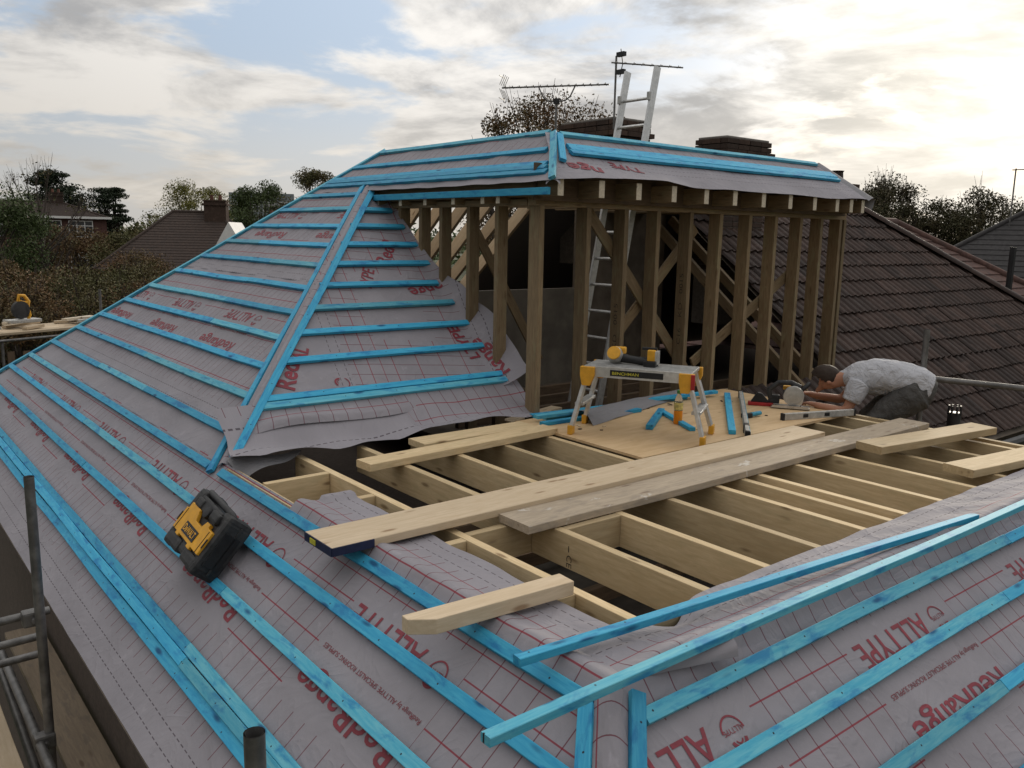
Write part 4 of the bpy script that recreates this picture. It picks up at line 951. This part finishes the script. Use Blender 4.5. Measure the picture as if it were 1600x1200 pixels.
# ------------------------------------------------------------------ site radio lying on the left slope
rd = empty('site_radio', (-.40, 2.42, -.3), 'black and yellow site radio lying on its back on the left slope battens', 'radio')
Yv = Vector((0, -1, 0)); Uv = Vector((CS, 0, SN)); Nv = Vector(nL)
def radio():
    Wv = Vector((-.0141, -.9924, -.1222)); Hv = Vector((.6347, -.1033, .7659)); Zv = Vector((-.7728, -.0668, .6313)); c0 = Vector((-.323, 2.424, -.1764))
    Mr = Matrix(((Wv.x, Hv.x, Zv.x, c0.x), (Wv.y, Hv.y, Zv.y, c0.y), (Wv.z, Hv.z, Zv.z, c0.z), (0, 0, 0, 1)))
    W, H, D = .42, .335, .15
    def part(name, boxes, mat, parent, ch=.01):
        t = MB()
        for c_, d_ in boxes: t.box(c_, d_, None, ch=min(ch, min(d_) * .35))
        return t.build(name, mat, parent, Mr)
    body = part('body', [((0, -.005, D * .48), (W - .05, H - .07, D * .9))], M['black'], rd, .02)
    for sx in (-1, 1):
        part('end_guard', [((sx * (W / 2 - .03), 0, D * .5), (.06, H - .05, D * .98)), ((sx * (W / 2 - .045), -H / 2 + .04, D * .5), (.085, .075, D)), ((sx * (W / 2 - .045), H / 2 - .045, D * .5), (.085, .075, D * .97))], M['blackg'], rd, .022)
    # lower bumpers with a notch
    part('bumper', [((-.11, -H / 2 + .045, D * .80), (.16, .07, D * .42)), ((.11, -H / 2 + .045, D * .80), (.16, .07, D * .42)), ((0, -H / 2 + .055, D * .7), (.3, .06, D * .5))], M['blackg'], rd, .02)
    # yellow front plate, stepped outline
    sc_ = 1.02; poly = [(-.175, -.075), (-.115, -.075), (-.115, -.088), (-.08, -.088), (-.08, -.075), (.045, -.075), (.045, -.09), (.085, -.09), (.085, -.075), (.175, -.075), (.175, .045), (.115, .045), (.115, .062), (.075, .062), (.055, .025), (-.02, .025), (-.045, .062), (-.045, .075), (-.155, .075), (-.155, .04), (-.175, .04)]
    t = MB(); t.prism([(x * sc_, y * sc_ + .0) for x, y in poly], D - .01, D + .012); pl_ = t.build('front_plate', M['yellow'], rd, Mr, bevel=.003)
    t = MB(); t.box((0.0, -.03, D + .0135), (.16, .055, .003)); bd2 = t.build('badge', M['black'], pl_, Mr)
    v, f = text_mesh('DeWALT', .036, .14, .02); t = MB(); t.add([(x - .07, y - .048, D + .0162) for x, y in v], f); t.build('lettering', M['yellow'], bd2, Mr)
    for sx in (-1, 1): t = MB(); t.box((sx * .18, -.015, D + .0135), (.007, .05, .004)); t.build('slot', M['black'], pl_, Mr); t = MB(); t.box((sx * .152, -.02, D + .0128), (.003, .12, .003)); t.build('groove', M['black'], pl_, Mr)
    # top controls and carry handle
    part('control_panel', [((0, .105, D * .93), (.26, .07, .03)), ((-.10, .10, D * .97), (.07, .05, .04)), ((.10, .105, D * .97), (.09, .05, .04))], M['blackg'], rd, .012)
    t = MB(); t.lathe([(.028, D - .01), (.03, D + .0), (.027, D + .018), (.02, D + .02)], 20, Matrix.Translation((.02, .09, 0))); t.build('knob', M['black'], rd, Mr, auto=40)
    t = MB(); t.tube([(-.175, .12, D * .6), (-.175, .15, D * .72), (-.15, .160, D * .78), (.15, .160, D * .78), (.175, .15, D * .72), (.175, .12, D * .6)], .017, 10); t.build('handle', M['blackg'], rd, Mr, auto=60)
    part('side_panel', [((W / 2 - .002, -.01, D * .5), (.012, H * .55, D * .62))], M['black'], rd, .004)
    part('seam', [((W / 2 + .001, -.0, D * .42), (.006, H * .8, .012))], M['blackg'], rd, .002)
radio()

# ------------------------------------------------------------------ scaffolds
G = M['galv']
def pipe(name, a, b, parent, r=.024, mat=None):
    t = MB(); t.tube([a, b], r, 14, caps=False); t.tube([b, a], r * .86, 14, caps=False); d = (Vector(b) - Vector(a)).normalized()
    return t.build(name, mat or G, parent, auto=40)
sc = empty('scaffold', (-1.1, 2.9, -1.5), 'grey tube scaffold standing along the eaves at lower left', 'scaffold')
pipe('standard', (-1.05, 3.02, -6.2), (-1.05, 3.0, .14), sc); pipe('standard', (-1.05, .14, -6.2), (-1.05, .16, .185), sc, .026)
pipe('standard', (-1.85, 3.05, -6.2), (-1.85, 3.0, -.4), sc); pipe('standard', (-1.05, 5.6, -6.2), (-1.05, 5.6, -.9), sc)
pipe('ledger', (-1.10, -1.5, -1.28), (-1.10, 6.5, -1.28), sc); pipe('ledger', (-1.10, 2.0, -2.6), (-1.10, 8, -2.6), sc)
for z in (-.62, -.82, -.98): pipe('transom', (-2.0, 3.06 + (-.6 - z) * .8, z), (-.99, 3.09 + (-.6 - z) * .8, z), sc, .021)
pipe('brace', (-1.12, 5.2, -1.2), (-1.10, 2.8, -1.6), sc)
for y, z in ((3.0, -1.28), (.16, -1.28), (3.06, -.62)):
    t = MB(); t.box((-1.075, y, z), (.10, .07, .08), ch=.012); t.tube([(-1.075, y - .06, z), (-1.075, y + .06, z)], .014, 8); t.build('coupler', M['galv'], sc)
sb = M['scafboard']
for i in range(3): beam('scaffold_board', (-1.30 - .235 * i, -1.6, -1.36), (-1.30 - .235 * i, 4.3, -1.36 - .01 * (i % 2)), .225, .038, M['plank'], sc, bow=.004)
beam('scaffold_board', (-.865, -1.6, -1.52), (-.865, 5.0, -1.52), .225, .038, sb, sc, bow=.003)
rs = empty('scaffold', (5.2, 1.6, -.7), 'scaffold post and guard rail beside the kneeling man', 'scaffold')
pipe('standard', (5.22, 1.56, -6.2), (5.20, 1.60, .67), rs); pipe('guard_rail', (5.16, 1.66, .275), (6.6, -1.05, .17), rs)
t = MB(); t.box((5.215, 1.585, .27), (.09, .08, .08), ch=.012); t.build('coupler', G, rs)
pipe('standard', (6.4, -1.0, -6.2), (6.4, -1.0, .6), rs)
for i in range(3): beam('scaffold_board', (4.86 + .23 * i, -1.5, -.47), (4.86 + .23 * i, 2.05, -.47), .225, .038, sb, rs)
sv = empty('soil_pipe', (5.1, 1.31, -1), 'black soil vent pipe with a cage top by the scaffold rail', 'pipe')
px, py = 5.27, 1.345; t = MB(); t.tube([(px, py, -6), (px, py, .02)], .05, 14); t.build('pipe', M['black'], sv, auto=40)
t = MB()
for k in range(8): th = 2 * math.pi * k / 8; t.tube([(px + .05 * math.cos(th), py + .05 * math.sin(th), .0), (px + .045 * math.cos(th), py + .045 * math.sin(th), .075)], .008, 5)
t.build('cage', M['black'], sv)
# far scaffold deck with mitre saw, beyond the far hip
fs_ = empty('scaffold', (1.0, 14.8, -.4), 'distant scaffold deck heaped with timber offcuts at the far left', 'scaffold')
dq = Vector((1.45, .55, 0)).normalized(); base = Vector((1.1, 15.2, -.42)); pq = Vector((-dq.y, dq.x, 0))
for i in range(4): beam('scaffold_board', base - dq * 4.5 + pq * (-.35 + .235 * i), base + dq * 2.2 + pq * (-.35 + .235 * i), .225, .04, M['plank'], fs_)
for k in range(7): q = base - dq * (3.6 - k * .9) - pq * .5; pipe('standard', (q.x, q.y, -6.2), (q.x, q.y, -.5 if k != 5 else .25), fs_)
pipe('ledger', base - dq * 4.5 - pq * .53 - Vector((0, 0, .6)), base + dq * 2.2 - pq * .53 - Vector((0, 0, .6)), fs_); pipe('ledger', base - dq * 4.5 - pq * .53 - Vector((0, 0, .1)), base + dq * 2.2 - pq * .53 - Vector((0, 0, .1)), fs_)
for k in range(26): q = base - dq * 4.4 + dq * .26 * k - pq * .48; beam('hoarding_board', (q.x, q.y, -1.7 - .3 * random.random()), (q.x, q.y, -.62 - .12 * random.random()), .12, .02, M['oldwood'], fs_, up=pq)
offs = []
for k in range(9):
    q = base + dq * random.uniform(-1.0, 1.0) + pq * random.uniform(-.3, .25); a_ = random.random() * .8 - .4; d = dq * math.cos(a_) + pq * math.sin(a_); l = random.uniform(.3, .8)
    beam('offcut', q - d * l / 2 + Vector((0, 0, .05 + .04 * (k % 3))), q + d * l / 2 + Vector((0, 0, .05 + .04 * (k % 3) + random.uniform(-.01, .03))), .10, .045, [M['plank'], M['aludull'], M['endgrain']][k % 3], fs_)
ms = empty('mitre_saw', tuple(base), 'yellow handled mitre saw on the distant scaffold deck', 'mitre saw'); q = base - dq * .25; Mm = frame(q + Vector((0, 0, .12)), dq, (0, 0, 1))
t = MB(); t.box((0, 0, .03), (.55, .25, .06), Mm, ch=.01); t.build('table', M['aludull'], ms)
t = MB(); t.lathe([(.02, -.03), (.15, -.03), (.16, 0), (.15, .03), (.02, .04)], 24, Mm @ Matrix.Translation((-.02, 0, .22)) @ Rx); gd = t.build('blade_guard', M['blackg'], ms, auto=35)
t = MB(); t.lathe([(.03, -.05), (.07, -.045), (.07, -.035)], 18, Mm @ Matrix.Translation((-.02, 0, .22)) @ Rx); t.build('hub', M['black'], gd, auto=35)
t = MB(); t.tube([Mm @ Vector(p) for p in ((.10, 0, .22), (.13, 0, .36), (.06, 0, .46), (-.03, 0, .47), (-.05, 0, .38), (.04, 0, .34), (.13, 0, .34))], .03, 8); t.build('handle', M['yellow'], ms, auto=60)
t = MB(); t.tube([Mm @ Vector((.10, 0, .30)), Mm @ Vector((.14, 0, .12)), Mm @ Vector((.10, 0, .04))], .025, 8); t.build('arm', M['yellow'], ms, auto=60)

# ------------------------------------------------------------------ man bending over the saw
pe = empty('person', (4.98, 1.55, -.62), 'man in pale grey T-shirt and dark trousers bending over a circular saw', 'person')
skin = NT('skin', .55, 0, .35); sv_ = skin.coord('Object'); skin.col(skin.mix(skin.noise(sv_, 12), (.44, .22, .14), (.34, .16, .10))); skin.b.inputs['Subsurface Weight'].default_value = .08
shirt = NT('pale grey cotton', .9, 0, .15); q_ = shirt.coord('Object'); wn = shirt.noise(q_, 9, 4, .6, .6); shirt.col(shirt.mix(wn, (.50, .50, .52), (.40, .40, .43))); shirt.bump(wn, 1.0, .05)
trou = NT('dark grey work trousers', .9, 0, .15); q_ = trou.coord('Object'); wn = trou.noise(q_, 8, 4, .6, .6); trou.col(trou.mix(wn, (.10, .095, .09), (.06, .058, .056))); trou.bump(wn, 1.0, .04)
hairm = NT('dark brown hair', .7, 0, .3); q_ = hairm.coord('Object', (60, 60, 60)); hairm.col(hairm.mix(hairm.noise(q_, 1.0), (.02, .012, .008), (.045, .028, .018)))
def skinned(name, verts, edges, radii, mat, parent, root=0, sub=2):
    me = bpy.data.meshes.new(name); me.from_pydata([tuple(v) for v in verts], edges, []); me.materials.append(mat)
    o = bpy.data.objects.new(name, me); link(o, parent)
    md = o.modifiers.new('skin', 'SKIN'); md.use_smooth_shade = True; md.branch_smoothing = .6
    if not me.skin_vertices: me.skin_vertices.new() if hasattr(me.skin_vertices, 'new') else None
    for i, r_ in enumerate(radii):
        sv = me.skin_vertices[0].data[i]; sv.radius = (r_, r_) if isinstance(r_, (int, float)) else r_; sv.use_root = (i == root)
    s_ = o.modifiers.new('sub', 'SUBSURF'); s_.levels = sub; s_.render_levels = sub
    return o
vw = Vector((.886, .463, 0)); bw = Vector((-.463, .886, 0)); up = Vector((0, 0, 1))
hipc = Vector((4.95, 1.52, .24))
def at(f, s, z): return hipc + bw * f + vw * s + up * z       # f forward along the back, s away from the viewer, z up
jt = dict(pelvis=at(0, 0, 0), waist=at(.17, 0, .055), chest=at(.37, 0, .055), ubk=at(.46, 0, .035), neck=at(.56, 0, .01), head=at(.655, -.005, -.005), crown=at(.73, -.01, .005),
  shN=at(.42, -.17, -.01), elN=at(.50, -.22, -.22), wrN=at(.70, -.19, -.20), haN=at(.77, -.16, -.19), shF=at(.42, .17, -.01), elF=at(.55, .22, -.20), wrF=at(.76, .13, -.17), haF=at(.83, .09, -.15),
  hpN=at(-.0, -.10, -.04), knN=at(.30, -.14, -.30), anN=at(.0, -.12, -.60), toN=at(.16, -.13, -.645), hpF=at(-.0, .10, -.04), knF=at(.32, .13, -.29), anF=at(.02, .13, -.60), toF=at(.18, .14, -.645))
def chain(names, edges, rad, name, mat, sub=2, extra=None):
    idx = {n: i for i, n in enumerate(names)}; vs = [jt[n] for n in names]; es = [(idx[a], idx[b]) for a, b in edges]; rr = [rad[n] for n in names]
    if extra:
        for par, pts in extra:
            prev = idx[par]
            for p, r_ in pts: vs.append(p); rr.append(r_); es.append((prev, len(vs) - 1)); prev = len(vs) - 1
    return skinned(name, vs, es, rr, mat, pe, 0, sub)
allj = list(jt)
E_ = [('pelvis', 'waist'), ('waist', 'chest'), ('chest', 'ubk'), ('ubk', 'neck'), ('neck', 'head'), ('head', 'crown'), ('ubk', 'shN'), ('shN', 'elN'), ('elN', 'wrN'), ('wrN', 'haN'), ('ubk', 'shF'), ('shF', 'elF'), ('elF', 'wrF'), ('wrF', 'haF'),
      ('pelvis', 'hpN'), ('hpN', 'knN'), ('knN', 'anN'), ('anN', 'toN'), ('pelvis', 'hpF'), ('hpF', 'knF'), ('knF', 'anF'), ('anF', 'toF')]
rb = dict(pelvis=.07, waist=.09, chest=.11, ubk=.085, neck=.058, head=.088, crown=.07, shN=.055, elN=.043, wrN=.03, haN=.034, shF=.055, elF=.043, wrF=.03, haF=.034, hpN=.05, knN=.05, anN=.04, toN=.038, hpF=.05, knF=.05, anF=.04, toF=.038)
def fingers(h, w):
    d = (jt[h] - jt[w]).normalized(); sd_ = d.cross(up).normalized(); out = []
    for k, l in ((-1.5, .055), (-.5, .068), (.5, .064), (1.5, .05)):
        a_ = jt[h] + sd_ * k * .017 + d * .03; out.append((h, [(a_, .009), (a_ + d * l * .5 - up * .012, .0085), (a_ + d * l * .75 - up * .035, .007)]))
    a_ = jt[w] + sd_ * .04 + d * .03 ; out.append((h, [(a_, .011), (a_ + d * .035 + sd_ * .005 - up * .02, .009)]))
    return out
dn = (-up * .9 + bw * .4).normalized()
face = [('head', [(jt['head'] + dn * .085 + bw * .03, .03), (jt['head'] + dn * .125 + bw * .045, .012)]), ('head', [(jt['head'] + dn * .07 - bw * .05, .05)]), ('head', [(jt['head'] - vw * .085 - up * .01, .022), (jt['head'] - vw * .105 - up * .012 - bw * .01, .018)]), ('head', [(jt['head'] + vw * .085 - up * .01, .022), (jt['head'] + vw * .105 - up * .012 - bw * .01, .018)])]
chain(allj, E_, rb, 'body', skin.m, 2, fingers('haN', 'wrN') + fingers('haF', 'wrF') + face)
jt['slN'] = jt['shN'].lerp(jt['elN'], .62); jt['slF'] = jt['shF'].lerp(jt['elF'], .62); jt['hem'] = at(-.06, 0, -.01); jt['nb'] = at(.575, 0, .012); jt['tw'] = at(.10, 0, .04)
def loft(mb, secs, n=18):
    """secs: (centre, axis a with length, axis b with length); a closed tube of ellipses"""
    vs = []; fs = []
    for c_, a_, b_ in secs:
        for k in range(n): th = 2 * math.pi * k / n; vs.append(c_ + a_ * math.cos(th) + b_ * math.sin(th))
    for i in range(len(secs) - 1):
        for k in range(n): fs.append((i * n + k, i * n + (k + 1) % n, (i + 1) * n + (k + 1) % n, (i + 1) * n + k))
    fs += [tuple(range(n))[::-1], tuple((len(secs) - 1) * n + k for k in range(n))]; mb.add(vs, fs)
def limb(mb, pts, rs):
    secs = []
    for i, p in enumerate(pts):
        d = (pts[min(i + 1, len(pts) - 1)] - pts[max(i - 1, 0)]).normalized(); a_ = d.cross(vw if abs(d.dot(vw)) < .8 else up).normalized(); b_ = d.cross(a_); secs.append((p, a_ * rs[i], b_ * rs[i]))
    loft(mb, secs)
def cloth(name, mb, mat, vox=.011):
    o = mb.build(name, mat, pe); r_ = o.modifiers.new('remesh', 'REMESH'); r_.mode = 'VOXEL'; r_.voxel_size = vox; r_.use_smooth_shade = True
    s_ = o.modifiers.new('smooth', 'SMOOTH'); s_.iterations = 9; s_.factor = .5
    tx = bpy.data.textures.new(name + ' folds', 'CLOUDS'); tx.noise_scale = .11; tx.noise_depth = 2
    d_ = o.modifiers.new('folds', 'DISPLACE'); d_.texture = tx; d_.strength = .03; d_.mid_level = .5; d_.texture_coords = 'LOCAL'; return o
sm_ = MB()
loft(sm_, [(at(f, 0, z), vw * w, (up + bw * tl_).normalized() * h) for f, z, w, h, tl_ in ((-.10, -.03, .165, .125, -.3), (-.03, .0, .18, .15, -.2), (.08, .035, .175, .145, -.1), (.20, .05, .175, .142, 0), (.32, .05, .185, .145, 0), (.42, .03, .185, .13, .1), (.49, .015, .15, .10, .2), (.535, .008, .09, .075, .3), (.56, .004, .072, .068, .3))])
limb(sm_, [at(.40, -.10, .0), jt['shN'], jt['shN'].lerp(jt['elN'], .4), jt['slN']], [.085, .088, .08, .078]); limb(sm_, [at(.40, .10, .0), jt['shF'], jt['shF'].lerp(jt['elF'], .4), jt['slF']], [.085, .088, .08, .078])
cloth('shirt', sm_, shirt.m)
tm_ = MB()
loft(tm_, [(at(f, 0, z), vw * w, (up + bw * -.4).normalized() * h) for f, z, w, h in ((.10, .025, .16, .125), (.02, .0, .18, .148), (-.06, -.04, .18, .14), (-.12, -.07, .13, .10))])
for q in 'NF': limb(tm_, [jt['hp' + q] - bw * .03, jt['hp' + q].lerp(jt['kn' + q], .3), jt['hp' + q].lerp(jt['kn' + q], .7), jt['kn' + q], jt['kn' + q].lerp(jt['an' + q], .25), jt['kn' + q].lerp(jt['an' + q], .7), jt['an' + q]], [.13, .125, .105, .092, .088, .08, .075])
cloth('trousers', tm_, trou.m)
hc = jt['head'] + up * .018 + bw * .028; t = MB(); 
vs = []; fs2 = []
bm = bmesh.new(); bmesh.ops.create_icosphere(bm, subdivisions=4, radius=1)
for v in bm.verts: 
    c_ = v.co.copy(); k = 1 + .06 * noise.noise(c_ * 9); v.co = hc + (bw * c_.x * .118 + vw * c_.y * .098 + up * c_.z * .105) * k
drop = [v for v in bm.verts if (v.co - hc).dot(dn) > .028]
bmesh.ops.delete(bm, geom=drop, context='VERTS'); me = bpy.data.meshes.new('hair'); bm.to_mesh(me); bm.free(); me.materials.append(hairm.m); me.polygons.foreach_set('use_smooth', [True] * len(me.polygons)); link(bpy.data.objects.new('hair', me), pe)
for an, to in (('anN', 'toN'), ('anF', 'toF')):
    t = MB(); f_ = frame(jt[an].lerp(jt[to], .45) - up * .0, (jt[to] - jt[an]) * Vector((1, 1, 0)), up); t.box((.02, 0, .03), (.27, .095, .075), f_, ch=.025); t.box((-.05, 0, .09), (.11, .09, .10), f_, ch=.025); t.build('boot', M['blackg'], pe)
# ------------------------------------------------------------------ trees
def leafmat(name, cols, rough=.7):
    t = NT(name, rough, spec=.25); v = t.coord('Object', rnd=False); a = t.noise(v, 1.1, 3); b = t.noise(v, 14, 2)
    c = t.mix(t.rmp(a, .38, .62), cols[0], cols[1]); c = t.mix(t.math('MULTIPLY', t.rmp(b, .45, .7), .7), c, cols[2]); t.col(c)
    t.b.inputs['Subsurface Weight'].default_value = 0.0
    return t.m
LM = dict(green=leafmat('dark green leaves', [(.05, .075, .024), (.07, .095, .03), (.04, .055, .018)]), brown=leafmat('autumn brown leaves', [(.13, .075, .035), (.09, .075, .03), (.16, .085, .035)]),
          yellow=leafmat('yellow green leaves', [(.17, .16, .035), (.12, .13, .03), (.2, .17, .05)]), dkolive=leafmat('dark olive leaves', [(.05, .05, .02), (.065, .05, .022), (.04, .04, .016)]), olive=leafmat('olive leaves', [(.085, .085, .03), (.11, .085, .035), (.065, .065, .025)]), dark=leafmat('conifer needles', [(.018, .03, .014), (.024, .036, .016), (.014, .022, .011)]))
M['bark'] = plain('bark', (.07, .055, .045), .9, 0, .3, 12, .6)
def tree(label, base, h, rx, crown_lo, mat, leaves, leaf, clumps, seed, spread=1.0, bare=0.0, shape='round', cat='tree', name='tree', group=None):
    rng = np.random.RandomState(seed); b = Vector(base); t_ = empty(name, base, label, cat, group)
    tr = MB(); top = b + Vector((rng.uniform(-.3, .3), rng.uniform(-.3, .3), h * .82)); r0 = h * .022 + .05
    tr.tube([b, b.lerp(top, .3) + Vector((rng.uniform(-.1, .1), 0, 0)), b.lerp(top, .65), top], [r0, r0 * .8, r0 * .5, r0 * .12], 7)
    cen = []
    for i in range(clumps):
        f = rng.uniform(0, 1); zz = crown_lo + (h - crown_lo) * f
        if shape == 'cone': rr = rx * (1 - f) ** .8 + .12
        elif shape == 'layer': rr = rx * (1 - .75 * f) * (1 if i % 2 else .75)
        else: rr = rx * math.sqrt(max(.06, 1 - (2 * f - 1.0) ** 2)) 
        an = rng.uniform(0, 2 * math.pi); q = rr * (.45 + .55 * math.sqrt(rng.uniform(0, 1))) * spread
        c_ = b + Vector((q * math.cos(an), q * math.sin(an), zz)); cen.append(c_)
        k = min(.95, max(.12, (zz / h) * .8 - .06)); s0 = b.lerp(top, k); md = s0.lerp(c_, .55) + Vector((0, 0, -.06 * (c_ - s0).length))
        tr.tube([s0, md, c_], [r0 * .35 * (1 - k * .6), r0 * .2, .012], 4, caps=False)
        if bare > 0:
            for _ in range(int(6 * bare)):
                e = c_ + Vector(rng.normal(0, .35, 3)) * (rx * .3) + Vector((0, 0, rx * .22)); tr.tube([md.lerp(c_, rng.uniform(.3, 1)), e], [.018, .006], 3, caps=False)
    tr.build('trunk', M['bark'], t_)
    n = leaves; C_ = np.array([tuple(c) for c in cen]); k = rng.randint(0, len(C_), n)
    sz = rx * (.34 if shape != 'layer' else .30) * (.55 + .9 * rng.rand(len(C_)))[k]
    d = rng.normal(0, 1, (n, 3)); d /= np.linalg.norm(d, axis=1)[:, None]; rad = rng.rand(n) ** .45
    off = d * (rad * sz)[:, None]; off[:, 2] *= (.28 if shape == 'layer' else .72)
    P = C_[k] + off; a = rng.normal(0, 1, (n, 3)); a /= np.linalg.norm(a, axis=1)[:, None]; bb = np.cross(a, rng.normal(0, 1, (n, 3))); bb /= np.linalg.norm(bb, axis=1)[:, None]
    L_ = leaf * (.6 + .8 * rng.rand(n)); a *= L_[:, None]; bb *= (L_ * .45)[:, None]
    V = np.stack([P - a * .5, P + bb * .5, P + a * .5, P - bb * .5], 1).reshape(-1, 3)
    me = bpy.data.meshes.new('crown'); me.vertices.add(4 * n); me.vertices.foreach_set('co', V.ravel()); me.loops.add(4 * n); me.loops.foreach_set('vertex_index', np.arange(4 * n)); me.polygons.add(n); me.polygons.foreach_set('loop_start', np.arange(0, 4 * n, 4)); me.update(calc_edges=True)
    me.materials.append(mat); link(bpy.data.objects.new('crown', me), t_)
    return t_
GZ = -6.2
# brown garden trees below the skyline on the left
for i, (x, y, h, rx, mt, lab) in enumerate([(3.0, 30, 5.4, 2.4, 'brown', 'rusty brown tree at the left edge above the far scaffold'), (5.4, 31, 5.7, 2.3, 'olive', 'olive brown tree in the middle of the garden trees'), (7.6, 30, 5.4, 2.2, 'brown', 'rusty tree touching the white rendered house'),
    (1.2, 33, 6.1, 2.6, 'olive', 'dark olive tree at the left edge below the red brick house'), (4.2, 36, 5.9, 2.6, 'brown', 'brown thinning tree in front of the red brick house'), (8.6, 38, 5.6, 2.4, 'olive', 'olive tree beside the brown roofed house'), (6.4, 25.5, 4.6, 2.0, 'brown', 'low brown tree just above the far hip'), (10.6, 44, 5.9, 2.2, 'brown', 'brown tree before the eaves of the brown roofed house')]):
    tree(lab, (x, y, GZ), h, rx, 1.0, LM[mt], 26000, .11, 60, 100 + i, bare=1.0, group='garden trees on the left')
tree('bushy green tree at the far left edge of the skyline', (7.4, 66, GZ), 9.8, 3.4, 2.0, LM['green'], 20000, .2, 60, 201)
tree('bare branched tree standing above the green tree on the left skyline', (11.2, 70, GZ), 11.6, 3.2, 5, LM['olive'], 500, .2, 26, 202, bare=2.0)
tree('flat topped dark cedar on the left skyline', (16.8, 92, GZ), 12.6, 4.6, 4.5, LM['dark'], 26000, .24, 80, 203, shape='layer')
tree('small dark conifer right of the cedar on the skyline', (21.4, 92, GZ), 11.2, 3.6, 4.0, LM['dark'], 20000, .22, 60, 204, shape='layer')
tree('yellow green tree behind the brown roofed house', (22.4, 70, GZ), 11.0, 3.2, 3.0, LM['yellow'], 26000, .15, 70, 205)
tree('dense dark green round tree right of the grey block', (23.8, 60, GZ), 10.6, 2.7, 2.5, LM['green'], 40000, .16, 80, 206)
tree('rounded olive tree peeping over the left hip', (27.0, 57.0, GZ), 11.6, 2.5, 2.0, LM['olive'], 26000, .16, 60, 207, spread=1.15)
for i, (x, y, h, rx, mt, lab) in enumerate([(19, 62, 7.2, 3.2, 'green', 'dark green tree left of the brown roof'), (15, 60, 6.8, 3.4, 'olive', 'olive tree before the conifers'), (24, 84, 8.2, 3.6, 'olive', 'low olive tree line under the small conifer'), (28, 92, 8.4, 4, 'green', 'far green tree left of the yellow tree'), (33, 84, 8.4, 3.6, 'olive', 'far olive tree behind the grey block'), (12, 76, 7.4, 3.2, 'brown', 'brown tree at the foot of the red brick house'), (14.2, 72, 7.0, 2.6, 'brown', 'russet tree half hiding the red brick house')]):
    tree(lab, (x, y, GZ), h, rx, .8, LM[mt], 18000, .2, 50, 300 + i, group='trees on the left skyline')
tree('russet topped tree behind the chimney and aerials', (17.5, 20.6, GZ), 11.6, 3.0, 6, LM['brown'], 34000, .11, 90, 401, bare=.6)
tree('large dark tree on the right skyline', (42, 21.0, GZ), 10.6, 3.0, 2.0, LM['dkolive'], 42000, .13, 90, 402, bare=1.4)
tree('broad dark tree at the right of the skyline clump', (44.5, 17.6, GZ), 10.0, 2.9, 2.0, LM['dkolive'], 42000, .13, 90, 403, bare=.6)
tree('smaller tree beside the dormer end on the right skyline', (36.5, 20.3, GZ), 9.2, 2.2, 2.0, LM['dkolive'], 26000, .12, 70, 404, bare=.8)
tree('low tree behind the dark hipped roof', (44, 14.6, GZ), 9.0, 1.9, 2.0, LM['dkolive'], 20000, .13, 60, 405)
tree('bushy tree filling the gap in the clump on the right skyline', (42.6, 19.2, GZ), 9.3, 2.4, 2.0, LM['dkolive'], 30000, .13, 70, 407)
tree('tree in the middle of the clump on the right skyline', (39.5, 20.6, GZ), 9.6, 2.6, 2.0, LM['dkolive'], 34000, .13, 80, 406, bare=.8)
# distant wooded horizon that reads as one mass
rng = np.random.RandomState(5); hb = MB(); ring = []
for i in range(9000):
    an = rng.uniform(R(-25), R(100)); d = rng.uniform(150, 230); c_ = Vector((d * math.sin(an), d * math.cos(an), GZ + rng.uniform(2, 7)))
    for _ in range(3):
        p = c_ + Vector(rng.normal(0, 1.1, 3)); a_ = Vector(rng.normal(0, 1, 3)).normalized() * .7; b_ = Vector(rng.normal(0, 1, 3)).normalized() * .7
        hb.add([p - a_, p + b_, p + a_], [(0, 1, 2)])
tag(hb.build('far_woodland', LM['green']), 'far belt of trees along the horizon', 'woodland', kind='stuff')
